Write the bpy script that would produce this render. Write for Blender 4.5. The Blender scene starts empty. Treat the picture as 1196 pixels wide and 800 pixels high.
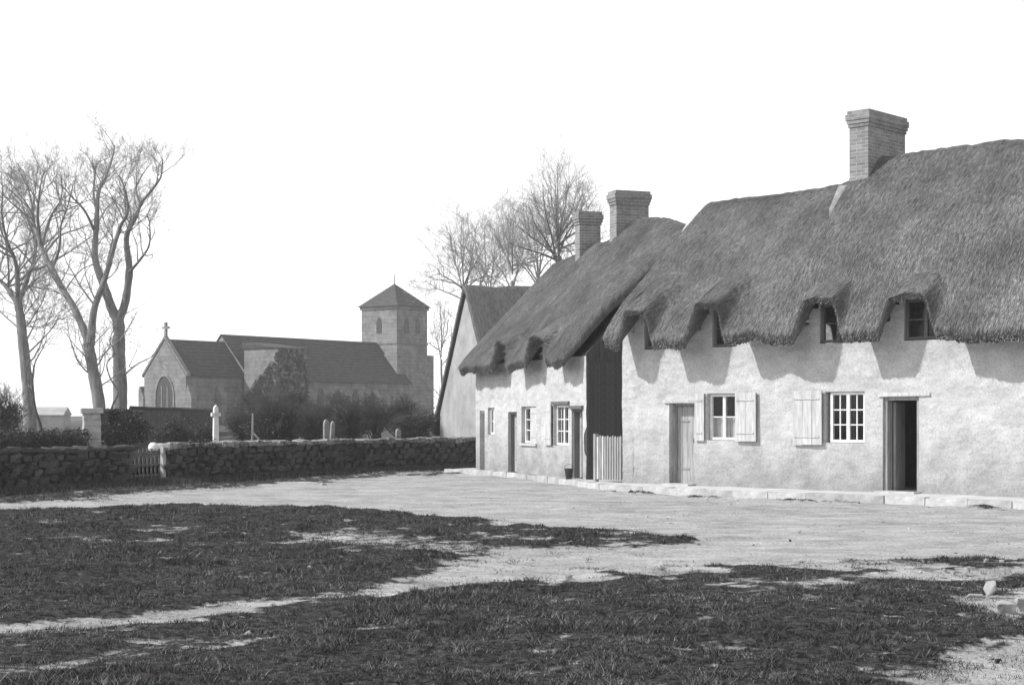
import bpy, bmesh, math, random
import numpy as np

# ------------------------------------------------------------------ camera, sky, sun, exposure
scene = bpy.context.scene
COL = scene.collection
FPX, CX, HY, CAMH = 1900.0, 598.0, 485.0, 1.53      # focal length and horizon measured on a 1196 px wide frame

cam = bpy.data.cameras.new("camera")
cam.lens = 36.0 * FPX / 1196.0
cam.sensor_width = 36.0
cam.shift_y = (HY - 400.0) / 1196.0
cam.clip_start, cam.clip_end = 0.1, 5000.0
cam_ob = bpy.data.objects.new("camera", cam)
cam_ob.location = (0, 0, CAMH)
cam_ob.rotation_euler = (math.radians(90), 0, 0)
COL.objects.link(cam_ob)
scene.camera = cam_ob

SUN_XY = (-0.985, -0.17)
SUN_EL = math.radians(41)
world = bpy.data.worlds.new("World")
scene.world = world
world.use_nodes = True
wn, wl = world.node_tree.nodes, world.node_tree.links
wn.clear()
sky = wn.new("ShaderNodeTexSky")
sky.sky_type = 'NISHITA'
sky.sun_disc = False
sky.sun_elevation = SUN_EL
sky.sun_rotation = math.atan2(SUN_XY[0], SUN_XY[1])
sky.air_density, sky.dust_density, sky.ozone_density = 2.0, 0.0, 1.0
bw = wn.new("ShaderNodeRGBToBW")                       # the plate is monochrome
bg = wn.new("ShaderNodeBackground")
bg.inputs[1].default_value = 0.15
wo = wn.new("ShaderNodeOutputWorld")
wl.new(sky.outputs[0], bw.inputs[0]); wl.new(bw.outputs[0], bg.inputs[0]); wl.new(bg.outputs[0], wo.inputs[0])

sun = bpy.data.lights.new("sun", 'SUN')
sun.energy = 3.0
sun.angle = math.radians(0.6)
sun.color = (1.0, 1.0, 1.0)
sun_ob = bpy.data.objects.new("sun", sun)
dz = math.tan(SUN_EL)
_h = math.hypot(*SUN_XY)
sun_ob.rotation_euler = (math.atan2(_h, dz), 0, math.atan2(SUN_XY[1], SUN_XY[0]) + math.pi / 2)
COL.objects.link(sun_ob)

scene.view_settings.view_transform = 'Standard'
scene.view_settings.look = 'None'
scene.view_settings.gamma = 1.0
scene.view_settings.use_curve_mapping = False
scene.view_settings.exposure = 0.6
scene.render.engine = 'CYCLES'
scene.cycles.volume_bounces = 1
scene.cycles.max_bounces = 6

rng = np.random.default_rng(7)
random.seed(7)
GZ = -0.13          # level of road and green below the footway in front of the cottages

# ------------------------------------------------------------------ helpers
def at(px, py, depth):
    """place of a point seen in the photograph, given its distance"""
    return np.array([(px - CX) / FPX * depth, depth, CAMH - (py - HY) * depth / FPX])

def on_ground(px, py, h=GZ):
    d = FPX * (CAMH - h) / (py - HY)
    return np.array([(px - CX) / FPX * d, d])

def vnoise(p, scale=1.0, seed=0):
    """smooth value noise in 3-D, -1..1, for an (N,3) array"""
    p = np.asarray(p, float) * scale + seed * 17.31
    i = np.floor(p).astype(np.int64); f = p - i
    f = f * f * (3 - 2 * f)
    def h(a, b, c):
        n = (a * 374761393 + b * 668265263 + c * 2147483647 + seed * 974711) & 0xffffffff
        n = ((n ^ (n >> 13)) * 1274126177) & 0xffffffff
        n = n ^ (n >> 16)
        return (n & 0xffff) / 32767.5 - 1.0
    r = 0
    for dx in (0, 1):
        wx = f[:, 0] if dx else 1 - f[:, 0]
        for dy in (0, 1):
            wy = f[:, 1] if dy else 1 - f[:, 1]
            for dz_ in (0, 1):
                wz = f[:, 2] if dz_ else 1 - f[:, 2]
                r = r + wx * wy * wz * h(i[:, 0] + dx, i[:, 1] + dy, i[:, 2] + dz_)
    return r

def fbm(p, scale, seed=0, octv=3):
    r, a = 0, 1.0
    for o in range(octv):
        r = r + a * vnoise(p, scale * 2 ** o, seed + o); a *= 0.5
    return r

def n2(x, y, scale, seed=0, octv=3):
    x = np.asarray(x, float); y = np.asarray(y, float)
    return fbm(np.stack([x.ravel(), y.ravel(), np.zeros(x.size)], 1), scale, seed, octv).reshape(x.shape)

def sstep(a, b, x):
    t = np.clip((x - a) / (b - a), 0, 1)
    return t * t * (3 - 2 * t)

def link(name, me, parent=None, loc=None, rz=0.0):
    o = bpy.data.objects.new(name, me)
    COL.objects.link(o)
    if parent is not None: o.parent = parent
    if loc is not None: o.location = loc
    if rz: o.rotation_euler = (0, 0, rz)
    return o

def mesh_np(name, V, F, m, parent=None, smooth=False, loc=None, rz=0.0):
    """one mesh object out of arrays; F is (M,3) or (M,4)"""
    V = np.ascontiguousarray(V, dtype=np.float32); F = np.ascontiguousarray(F, dtype=np.int32)
    me = bpy.data.meshes.new(name)
    k = F.shape[1]
    me.vertices.add(len(V)); me.vertices.foreach_set("co", V.ravel())
    me.loops.add(F.size); me.loops.foreach_set("vertex_index", F.ravel())
    me.polygons.add(len(F)); me.polygons.foreach_set("loop_start", np.arange(0, F.size, k, dtype=np.int32))
    if smooth: me.polygons.foreach_set("use_smooth", np.ones(len(F), dtype=bool))
    me.update(calc_edges=True); me.validate()
    if m: me.materials.append(m)
    return link(name, me, parent, loc, rz)

class MB:
    """collects boxes, prisms and polygons for ONE mesh"""
    def __init__(s): s.v, s.f = [], []
    def poly(s, pts):
        n = len(s.v); s.v += [tuple(p) for p in pts]; s.f.append(tuple(range(n, n + len(pts)))); return s
    def add(s, V, F):
        n = len(s.v); s.v += [tuple(p) for p in V]; s.f += [tuple(i + n for i in f) for f in F]; return s
    def box(s, x0, x1, y0, y1, z0, z1, jit=0.0):
        P = [(x, y, z) for x in (x0, x1) for y in (y0, y1) for z in (z0, z1)]
        if jit: P = [tuple(c + random.uniform(-jit, jit) for c in p) for p in P]
        return s.add(P, [(0, 1, 3, 2), (4, 6, 7, 5), (0, 4, 5, 1), (2, 3, 7, 6), (0, 2, 6, 4), (1, 5, 7, 3)])
    def prism(s, pts, y0, y1):
        """polygon in x-z, extruded along y"""
        n = len(pts)
        V = [(p[0], y0, p[1]) for p in pts] + [(p[0], y1, p[1]) for p in pts]
        F = [tuple(range(n)), tuple(range(2 * n - 1, n - 1, -1))] + [(i, i + n, (i + 1) % n + n, (i + 1) % n) for i in range(n)]
        return s.add(V, F)
    def prism_x(s, pts, x0, x1):
        """polygon in y-z, extruded along x"""
        n = len(pts)
        V = [(x0, p[0], p[1]) for p in pts] + [(x1, p[0], p[1]) for p in pts]
        F = [tuple(range(n - 1, -1, -1)), tuple(range(n, 2 * n))] + [(i, (i + 1) % n, (i + 1) % n + n, i + n) for i in range(n)]
        return s.add(V, F)
    def lathe(s, prof, n=16, cx=0, cy=0):
        V = [(cx + r * math.cos(2 * math.pi * k / n), cy + r * math.sin(2 * math.pi * k / n), z) for r, z in prof for k in range(n)]
        F = [(a * n + k, a * n + (k + 1) % n, (a + 1) * n + (k + 1) % n, (a + 1) * n + k) for a in range(len(prof) - 1) for k in range(n)]
        return s.add(V, F)
    def tube(s, P, R, k=8):
        V, F = tube(np.array(P, float), np.array(R, float), k)
        return s.add(V.tolist(), F.tolist())
    def mesh(s, name, m):
        me = bpy.data.meshes.new(name); me.from_pydata(s.v, [], s.f); me.update()
        if m: me.materials.append(m)
        return me
    def build(s, name, m, parent=None, loc=None, rz=0.0):
        return link(name, s.mesh(name, m), parent, loc, rz)

def tube(P, R, k=5):
    m = len(P)
    T = np.gradient(P, axis=0); T /= (np.linalg.norm(T, axis=1, keepdims=True) + 1e-9)
    ref = np.array([0.3, 0.9, 0.1]) if abs(T[0, 2]) > 0.6 else np.array([0.05, 0.1, 1.0])
    U = np.cross(T, ref); U /= (np.linalg.norm(U, axis=1, keepdims=True) + 1e-9)
    W = np.cross(T, U)
    a = np.arange(k) * 2 * math.pi / k
    V = P[:, None, :] + R[:, None, None] * (np.cos(a)[None, :, None] * U[:, None, :] + np.sin(a)[None, :, None] * W[:, None, :])
    i = np.arange(m - 1)[:, None] * k + np.arange(k)[None, :]
    j = np.arange(m - 1)[:, None] * k + (np.arange(k)[None, :] + 1) % k
    F = np.stack([i, j, j + k, i + k], -1).reshape(-1, 4)
    return V.reshape(-1, 3), F

class TubeBag:
    """collects many tapering tubes and builds their rings in batches"""
    def __init__(s): s.g = {}
    def add(s, P, R, k=5): s.g.setdefault((len(P), k), []).append((np.asarray(P, float), np.asarray(R, float)))
    def build(s, name, m, parent=None):
        VV, FF, n0 = [], [], 0
        for (m_, k), L_ in s.g.items():
            P = np.array([p for p, r in L_]); R = np.array([r for p, r in L_]); q = len(P)
            T = np.gradient(P, axis=1); T /= np.linalg.norm(T, axis=2, keepdims=True) + 1e-9
            ref = np.where(np.abs(T[:, :1, 2:3]) > 0.6, np.array([0.3, 0.9, 0.1]), np.array([0.05, 0.1, 1.0]))
            U = np.cross(T, np.broadcast_to(ref, T.shape)); U /= np.linalg.norm(U, axis=2, keepdims=True) + 1e-9
            W = np.cross(T, U)
            a = np.arange(k) * 2 * math.pi / k
            V = P[:, :, None, :] + R[:, :, None, None] * (np.cos(a)[:, None] * U[:, :, None, :] + np.sin(a)[:, None] * W[:, :, None, :])
            i = np.arange(m_ - 1)[:, None] * k + np.arange(k)[None, :]
            j = np.arange(m_ - 1)[:, None] * k + (np.arange(k)[None, :] + 1) % k
            F = np.stack([i, j, j + k, i + k], -1).reshape(1, -1, 4) + (np.arange(q) * m_ * k)[:, None, None] + n0
            VV.append(V.reshape(-1, 3)); FF.append(F.reshape(-1, 4)); n0 += q * m_ * k
        return mesh_np(name, np.concatenate(VV), np.concatenate(FF), m, parent, smooth=True)

def empty(name, loc=(0, 0, 0), rz=0.0):
    o = bpy.data.objects.new(name, None); COL.objects.link(o)
    o.location = loc; o.rotation_euler = (0, 0, rz); o.empty_display_size = 0.2
    return o

def tag(o, label=None, cat=None, group=None, kind=None):
    if label: o["label"] = label
    if cat: o["category"] = cat
    if group: o["group"] = group
    if kind: o["kind"] = kind
    return o

# ------------------------------------------------------------------ materials (a monochrome plate: all greys)
def mat(name, c0, c1, scale=4.0, detail=6.0, rough=0.85, bump=0.3, bscale=None, stretch=(1, 1, 1), bdist=0.02, mid=(0.35, 0.65), spec=0.3):
    m = bpy.data.materials.new(name); m.use_nodes = True
    N, L = m.node_tree.nodes, m.node_tree.links
    b = N["Principled BSDF"]
    b.inputs["Roughness"].default_value = rough
    b.inputs["Specular IOR Level"].default_value = spec
    tc = N.new("ShaderNodeTexCoord"); mp = N.new("ShaderNodeMapping")
    mp.inputs["Scale"].default_value = stretch
    L.new(tc.outputs["Object"], mp.inputs[0])
    n1 = N.new("ShaderNodeTexNoise"); n1.inputs["Scale"].default_value = scale; n1.inputs["Detail"].default_value = detail
    n1.inputs["Roughness"].default_value = 0.65
    L.new(mp.outputs[0], n1.inputs["Vector"])
    r = N.new("ShaderNodeValToRGB")
    r.color_ramp.elements[0].position, r.color_ramp.elements[1].position = mid
    r.color_ramp.elements[0].color = (c0, c0, c0, 1); r.color_ramp.elements[1].color = (c1, c1, c1, 1)
    L.new(n1.outputs["Fac"], r.inputs[0]); L.new(r.outputs[0], b.inputs["Base Color"])
    if bump:
        n2_ = N.new("ShaderNodeTexNoise"); n2_.inputs["Scale"].default_value = bscale or scale * 5
        n2_.inputs["Detail"].default_value = 5
        L.new(mp.outputs[0], n2_.inputs["Vector"])
        bp = N.new("ShaderNodeBump"); bp.inputs["Strength"].default_value = bump; bp.inputs["Distance"].default_value = bdist
        L.new(n2_.outputs["Fac"], bp.inputs["Height"]); L.new(bp.outputs[0], b.inputs["Normal"])
    return m

def brick_mat(name, c0, c1, mortar, bw_=0.225, bh=0.075):
    m = bpy.data.materials.new(name); m.use_nodes = True
    N, L = m.node_tree.nodes, m.node_tree.links
    b = N["Principled BSDF"]; b.inputs["Roughness"].default_value = 0.9
    tc = N.new("ShaderNodeTexCoord"); sx = N.new("ShaderNodeSeparateXYZ"); ad = N.new("ShaderNodeMath"); ad.operation = 'ADD'
    cb = N.new("ShaderNodeCombineXYZ")
    L.new(tc.outputs["Object"], sx.inputs[0]); L.new(sx.outputs[0], ad.inputs[0]); L.new(sx.outputs[1], ad.inputs[1])
    L.new(ad.outputs[0], cb.inputs[0]); L.new(sx.outputs[2], cb.inputs[1])
    br = N.new("ShaderNodeTexBrick")
    br.inputs["Color1"].default_value = (c0, c0, c0, 1); br.inputs["Color2"].default_value = (c1, c1, c1, 1)
    br.inputs["Mortar"].default_value = (mortar, mortar, mortar, 1)
    br.inputs["Scale"].default_value = 1.0; br.inputs["Mortar Size"].default_value = 0.008
    br.inputs["Brick Width"].default_value = bw_; br.inputs["Row Height"].default_value = bh
    L.new(cb.outputs[0], br.inputs["Vector"])
    nz = N.new("ShaderNodeTexNoise"); nz.inputs["Scale"].default_value = 3.5; nz.inputs["Detail"].default_value = 6
    L.new(tc.outputs["Object"], nz.inputs["Vector"])
    mx = N.new("ShaderNodeMixRGB"); mx.blend_type = 'OVERLAY'; mx.inputs[0].default_value = 0.55
    L.new(br.outputs["Color"], mx.inputs[1]); L.new(nz.outputs["Fac"], mx.inputs[2]); L.new(mx.outputs[0], b.inputs["Base Color"])
    bp = N.new("ShaderNodeBump"); bp.inputs["Strength"].default_value = 0.6; bp.inputs["Distance"].default_value = 0.012; bp.invert = True
    L.new(br.outputs["Fac"], bp.inputs["Height"]); L.new(bp.outputs[0], b.inputs["Normal"])
    return m

def wash_mat(name):
    """limewashed rubble: blotchy white with a damp, mud-splashed foot and worn patches"""
    m = mat(name, 0.39, 0.57, scale=1.6, detail=14, rough=0.92, bump=0.55, bscale=14, bdist=0.02, mid=(0.30, 0.62))
    N, L = m.node_tree.nodes, m.node_tree.links
    b = N["Principled BSDF"]; base = b.inputs["Base Color"].links[0].from_socket
    tc = [n for n in N if n.type == 'TEX_COORD'][0]
    sx = N.new("ShaderNodeSeparateXYZ"); L.new(tc.outputs["Object"], sx.inputs[0])
    nz = N.new("ShaderNodeTexNoise"); nz.inputs["Scale"].default_value = 2.3; nz.inputs["Detail"].default_value = 7
    L.new(tc.outputs["Object"], nz.inputs["Vector"])
    a = N.new("ShaderNodeMath"); a.operation = 'MULTIPLY_ADD'; a.inputs[1].default_value = 1.5; a.inputs[2].default_value = -0.75
    L.new(nz.outputs["Fac"], a.inputs[0])
    s = N.new("ShaderNodeMath"); s.operation = 'SUBTRACT'; L.new(sx.outputs[2], s.inputs[0]); L.new(a.outputs[0], s.inputs[1])
    mr = N.new("ShaderNodeMapRange"); mr.inputs[1].default_value = 0.0; mr.inputs[2].default_value = 1.25
    mr.inputs[3].default_value = 0.58; mr.inputs[4].default_value = 1.0
    L.new(s.outputs[0], mr.inputs[0])
    fine = N.new("ShaderNodeTexNoise"); fine.inputs["Scale"].default_value = 26; fine.inputs["Detail"].default_value = 4
    L.new(tc.outputs["Object"], fine.inputs["Vector"])
    fr = N.new("ShaderNodeMapRange"); fr.inputs[1].default_value = 0.30; fr.inputs[2].default_value = 0.58
    fr.inputs[3].default_value = 0.74; fr.inputs[4].default_value = 1.0
    L.new(fine.outputs["Fac"], fr.inputs[0])
    mm = N.new("ShaderNodeMath"); mm.operation = 'MULTIPLY'; L.new(mr.outputs[0], mm.inputs[0]); L.new(fr.outputs[0], mm.inputs[1])
    vo = N.new("ShaderNodeTexVoronoi"); vo.feature = 'SMOOTH_F1'; vo.inputs["Scale"].default_value = 5.5
    mpv = N.new("ShaderNodeMapping"); mpv.inputs["Scale"].default_value = (0.7, 0.7, 1.5); L.new(tc.outputs["Object"], mpv.inputs[0]); L.new(mpv.outputs[0], vo.inputs["Vector"])
    old = b.inputs["Normal"].links[0].from_node
    bv = N.new("ShaderNodeBump"); bv.invert = True; bv.inputs["Strength"].default_value = 0.45; bv.inputs["Distance"].default_value = 0.05
    L.new(vo.outputs["Distance"], bv.inputs["Height"]); L.new(bv.outputs[0], old.inputs["Normal"])
    mx = N.new("ShaderNodeMixRGB"); mx.blend_type = 'MULTIPLY'; mx.inputs[0].default_value = 1.0
    L.new(base, mx.inputs[1]); L.new(mm.outputs[0], mx.inputs[2]); L.new(mx.outputs[0], b.inputs["Base Color"])
    return m

def ground_mat(name):
    """turf and trodden chalky soil, blended by the 'bare' attribute of the sheet"""
    m = bpy.data.materials.new(name); m.use_nodes = True
    N, L = m.node_tree.nodes, m.node_tree.links
    b = N["Principled BSDF"]; b.inputs["Roughness"].default_value = 0.95; b.inputs["Specular IOR Level"].default_value = 0.15
    tc = N.new("ShaderNodeTexCoord")
    def noise(sc, det, stretch=None, ro=0.6):
        n = N.new("ShaderNodeTexNoise"); n.inputs["Scale"].default_value = sc; n.inputs["Detail"].default_value = det; n.inputs["Roughness"].default_value = ro
        if stretch:
            mp = N.new("ShaderNodeMapping"); mp.inputs["Scale"].default_value = stretch; L.new(tc.outputs["Object"], mp.inputs[0]); L.new(mp.outputs[0], n.inputs["Vector"])
        else: L.new(tc.outputs["Object"], n.inputs["Vector"])
        return n
    def ramp(n, p0, c0, p1, c1):
        r = N.new("ShaderNodeValToRGB"); e = r.color_ramp.elements
        e[0].position, e[1].position = p0, p1; e[0].color = (c0, c0, c0, 1); e[1].color = (c1, c1, c1, 1)
        L.new(n.outputs["Fac"], r.inputs[0]); return r
    turf = ramp(noise(11.0, 5, None, 0.75), 0.42, 0.004, 0.68, 0.085)
    soil = ramp(noise(1.5, 12, (0.55, 1.0, 1.0), 0.85), 0.34, 0.20, 0.62, 0.52)
    grit = ramp(noise(26, 5, None, 0.7), 0.34, 0.55, 0.55, 1.0)
    mg = N.new("ShaderNodeMixRGB"); mg.blend_type = 'MULTIPLY'; mg.inputs[0].default_value = 1.0
    L.new(soil.outputs[0], mg.inputs[1]); L.new(grit.outputs[0], mg.inputs[2])
    at_ = N.new("ShaderNodeAttribute"); at_.attribute_name = "bare"
    en = noise(7.0, 8, None, 0.7)
    ma = N.new("ShaderNodeMath"); ma.operation = 'MULTIPLY_ADD'; ma.inputs[1].default_value = 1.5; ma.inputs[2].default_value = -0.75
    L.new(en.outputs["Fac"], ma.inputs[0])
    ad = N.new("ShaderNodeMath"); ad.operation = 'ADD'; L.new(at_.outputs["Fac"], ad.inputs[0]); L.new(ma.outputs[0], ad.inputs[1])
    mr = N.new("ShaderNodeMapRange"); mr.inputs[1].default_value = 0.36; mr.inputs[2].default_value = 0.62
    L.new(ad.outputs[0], mr.inputs[0])
    mx = N.new("ShaderNodeMixRGB"); L.new(mr.outputs[0], mx.inputs[0]); L.new(turf.outputs[0], mx.inputs[1]); L.new(mg.outputs[0], mx.inputs[2])
    L.new(mx.outputs[0], b.inputs["Base Color"])
    bn = noise(22, 8)
    bp = N.new("ShaderNodeBump"); bp.inputs["Strength"].default_value = 0.8; bp.inputs["Distance"].default_value = 0.03
    L.new(bn.outputs["Fac"], bp.inputs["Height"]); L.new(bp.outputs[0], b.inputs["Normal"])
    return m

M = {}
M['wash'] = wash_mat('limewashed_wall')
M['ground'] = ground_mat('turf_and_soil')
M['field'] = mat('rough_grass', 0.03, 0.09, 1.2, 9, bump=0.6, bscale=9, bdist=0.05)
M['pave'] = mat('chalky_footway', 0.42, 0.62, 2.0, 8, bump=0.4, bscale=25)
M['kerb'] = mat('kerb_stone', 0.32, 0.54, 3.0, 8, bump=0.5, bscale=20)
M['thatch'] = mat('weathered_thatch', 0.07, 0.16, 9, 8, bump=1.0, bscale=40, stretch=(2.6, 0.5, 0.5), bdist=0.04)
def tone_mat(name):
    m = bpy.data.materials.new(name); m.use_nodes = True
    b = m.node_tree.nodes['Principled BSDF']; b.inputs['Roughness'].default_value = 0.8; b.inputs['Specular IOR Level'].default_value = 0.3
    a = m.node_tree.nodes.new('ShaderNodeAttribute'); a.attribute_name = 'tone'
    m.node_tree.links.new(a.outputs['Fac'], b.inputs['Base Color'])
    return m
M['straw'] = tone_mat('thatch_straw')
M['brick'] = brick_mat('soft_red_brick', 0.17, 0.25, 0.33)
M['mortar'] = mat('lime_mortar', 0.16, 0.32, 8, 5)
M['wood_door'] = mat('faded_door_boards', 0.26, 0.42, 5, 7, bump=0.3, bscale=22, stretch=(4, 4, 0.5))
M['wood_pale'] = mat('pale_painted_boards', 0.38, 0.58, 5, 7, bump=0.25, bscale=22, stretch=(4, 4, 0.5))
M['wood_grey'] = mat('weathered_timber', 0.20, 0.36, 5, 7, bump=0.35, bscale=24, stretch=(5, 5, 0.5))
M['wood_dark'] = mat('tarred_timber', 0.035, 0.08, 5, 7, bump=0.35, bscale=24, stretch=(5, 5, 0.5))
M['wood_mid'] = mat('brown_timber', 0.09, 0.17, 5, 7, bump=0.35, bscale=24, stretch=(5, 5, 0.5))
M['white'] = mat('white_paint', 0.66, 0.80, 9, 5, rough=0.6, bump=0.15)
M['iron'] = mat('black_iron', 0.02, 0.04, 9, 4, rough=0.55, bump=0.15)
M['inside'] = mat('shade_dark_interior', 0.012, 0.03, 3, 5, bump=0)  # indoor shade put into the colour: near black so open doorways read dark
M['curtain'] = mat('white_curtain', 0.60, 0.78, 6, 3, bump=0.3, bscale=18, stretch=(6, 1, 0.4))
M['stone'] = mat('rubble_stone', 0.025, 0.09, 3.5, 9, bump=0.8, bscale=16, bdist=0.03)
M['lichen'] = mat('lichened_coping', 0.12, 0.38, 5, 9, bump=0.8, bscale=16, bdist=0.03)
def own_tone(m, lo, hi):
    N, L = m.node_tree.nodes, m.node_tree.links
    b = N["Principled BSDF"]; s = b.inputs["Base Color"].links[0].from_socket
    oi = N.new("ShaderNodeObjectInfo"); mr = N.new("ShaderNodeMapRange"); mr.inputs[3].default_value = lo; mr.inputs[4].default_value = hi
    L.new(oi.outputs["Random"], mr.inputs[0])
    mx = N.new("ShaderNodeMixRGB"); mx.blend_type = 'MULTIPLY'; mx.inputs[0].default_value = 1.0
    L.new(s, mx.inputs[1]); L.new(mr.outputs[0], mx.inputs[2]); L.new(mx.outputs[0], b.inputs["Base Color"])
own_tone(M['stone'], 0.65, 1.15); own_tone(M['lichen'], 0.5, 1.2); own_tone(M['kerb'], 0.8, 1.1)
M['core'] = mat('wall_core', 0.02, 0.05, 5, 5)
M['ashlar'] = mat('church_stone', 0.14, 0.27, 1.4, 9, bump=0.5, bscale=7)
M['tile'] = mat('church_tiles', 0.045, 0.09, 2.0, 9, bump=0.7, bscale=8, stretch=(1, 1, 3))
def courses(m, rows, lo):
    N, L = m.node_tree.nodes, m.node_tree.links
    b = N["Principled BSDF"]; s = b.inputs["Base Color"].links[0].from_socket
    tc = N.new("ShaderNodeTexCoord"); w = N.new("ShaderNodeTexWave"); w.bands_direction = 'Z'; w.wave_profile = 'SAW'
    w.inputs["Scale"].default_value = rows; w.inputs["Distortion"].default_value = 1.2; w.inputs["Detail"].default_value = 3
    L.new(tc.outputs["Object"], w.inputs["Vector"])
    mr = N.new("ShaderNodeMapRange"); mr.inputs[3].default_value = lo; mr.inputs[4].default_value = 1.08; L.new(w.outputs["Fac"], mr.inputs[0])
    mx = N.new("ShaderNodeMixRGB"); mx.blend_type = 'MULTIPLY'; mx.inputs[0].default_value = 1.0
    L.new(s, mx.inputs[1]); L.new(mr.outputs[0], mx.inputs[2]); L.new(mx.outputs[0], b.inputs["Base Color"])
courses(M['tile'], 1.1, 0.65); courses(M['ashlar'], 0.9, 0.86)
M['gable_wash'] = mat('worn_gable_wash', 0.26, 0.40, 1.4, 10, bump=0.5, bscale=14)
M['leaded'] = mat('leaded_glass', 0.03, 0.07, 3, 4, rough=0.3, bump=0.1)
M['bark'] = mat('grey_bark', 0.14, 0.30, 3, 8, bump=0.7, bscale=14, stretch=(3, 3, 0.6), bdist=0.05)
M['twig'] = mat('twig_bark', 0.20, 0.32, 3, 3, bump=0)
M['stem'] = mat('dark_stems', 0.04, 0.12, 3, 4, bump=0)
M['leaf'] = mat('evergreen_leaf', 0.025, 0.075, 2, 3, rough=0.55, bump=0)
M['ivy'] = mat('ivy_leaf', 0.02, 0.06, 2, 3, rough=0.5, bump=0)
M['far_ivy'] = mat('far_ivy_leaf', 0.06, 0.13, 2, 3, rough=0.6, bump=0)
M['grass'] = mat('grass_blades', 0.008, 0.15, 12.0, 5, rough=0.8, bump=0, mid=(0.40, 0.66))
M['rock'] = mat('pale_limestone', 0.20, 0.46, 6, 8, bump=0.7, bscale=18, bdist=0.03)
M['gravestone'] = mat('gravestone', 0.18, 0.34, 4, 8, bump=0.5, bscale=16)
M['pier_stone'] = mat('pale_pier_stone', 0.30, 0.50, 4, 8, bump=0.5, bscale=16)
M['pale_wall'] = mat('far_pale_wall', 0.30, 0.42, 1.5, 7, bump=0.3)

def glass_mat():
    m = bpy.data.materials.new('window_glass'); m.use_nodes = True
    N, L = m.node_tree.nodes, m.node_tree.links
    b = N["Principled BSDF"]; b.inputs["Base Color"].default_value = (0.03, 0.03, 0.03, 1); b.inputs["Roughness"].default_value = 0.04
    tr = N.new("ShaderNodeBsdfTransparent"); mx = N.new("ShaderNodeMixShader"); mx.inputs[0].default_value = 0.3
    L.new(tr.outputs[0], mx.inputs[1]); L.new(b.outputs[0], mx.inputs[2]); L.new(mx.outputs[0], N["Material Output"].inputs["Surface"])
    tc = N.new("ShaderNodeTexCoord"); n = N.new("ShaderNodeTexNoise"); n.inputs["Scale"].default_value = 5
    L.new(tc.outputs["Object"], n.inputs["Vector"]); bp = N.new("ShaderNodeBump"); bp.inputs["Strength"].default_value = 0.15
    L.new(n.outputs["Fac"], bp.inputs["Height"]); L.new(bp.outputs[0], b.inputs["Normal"])
    return m
M['glass'] = glass_mat()

# ------------------------------------------------------------------ the ground
def poly_px(pts, h=GZ): return np.array([on_ground(x, y, h) for x, y in pts])

def sdf(P, poly):
    """signed distance, inside positive"""
    d = np.full(len(P), 1e9); ins = np.zeros(len(P), bool)
    for a, b in zip(poly, np.roll(poly, -1, 0)):
        e = b - a; w = P - a
        t = np.clip((w @ e) / (e @ e + 1e-12), 0, 1)
        d = np.minimum(d, np.hypot(*(w - t[:, None] * e).T))
        c = (a[1] > P[:, 1]) != (b[1] > P[:, 1])
        xi = (b[0] - a[0]) * (P[:, 1] - a[1]) / (b[1] - a[1] + 1e-12) + a[0]
        ins ^= c & (P[:, 0] < xi)
    return np.where(ins, d, -d)

# turf areas, as outlines on the ground (everything else in front of the walls is trodden soil)
ISLAND = poly_px([(-260, 606), (-120, 602), (0, 599), (100, 595), (200, 590), (300, 592), (370, 594), (440, 599), (540, 607), (620, 614), (720, 620),
                  (800, 629), (812, 636), (760, 641), (680, 641), (610, 644), (560, 655), (520, 673), (430, 691), (330, 701), (200, 716), (130, 727), (0, 733), (-260, 750)])
FRONT = poly_px([(-500, 775), (-200, 757), (0, 744), (150, 734), (330, 714), (450, 698), (520, 688), (600, 680), (700, 672), (800, 664), (900, 660),
                 (1000, 656), (1100, 652), (1196, 655), (1500, 660), (2200, 700), (2600, 1300), (-900, 1300)])
VERGE = poly_px([(-300, 585), (-300, 606), (-120, 598), (0, 591), (100, 585), (200, 574), (300, 569), (400, 561), (470, 556.5), (530, 554), (540, 549), (400, 551), (300, 554), (195, 560), (0, 570)])
BALD1 = poly_px([(330, 625), (420, 622), (520, 630), (560, 645), (500, 648), (420, 640), (340, 634)])
BALD2 = poly_px([(1040, 800), (1090, 772), (1196, 752), (1300, 750), (1300, 830), (1050, 830)])
BALD3 = poly_px([(870, 688), (960, 678), (1010, 676), (960, 690), (890, 696)])
BALD4 = poly_px([(1120, 702), (1196, 690), (1250, 700), (1250, 722), (1150, 722)])
BALD5 = poly_px([(-60, 790), (140, 765), (330, 742), (420, 738), (330, 752), (150, 778), (0, 800)])

GUTTER = np.array([on_ground(x, y) for x, y in [(700, 573), (800, 579), (900, 583.5), (1000, 587), (1100, 591), (1196, 595), (1330, 600), (1330, 603), (1196, 597.5), (1100, 594), (1000, 589.5), (900, 585.5), (800, 581), (700, 575)]])

PATHZONE = poly_px([(-500, 790), (0, 742), (330, 716), (600, 684), (800, 668), (800, 652), (640, 640), (560, 648), (520, 668), (330, 695), (0, 728), (-500, 770)])

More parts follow.
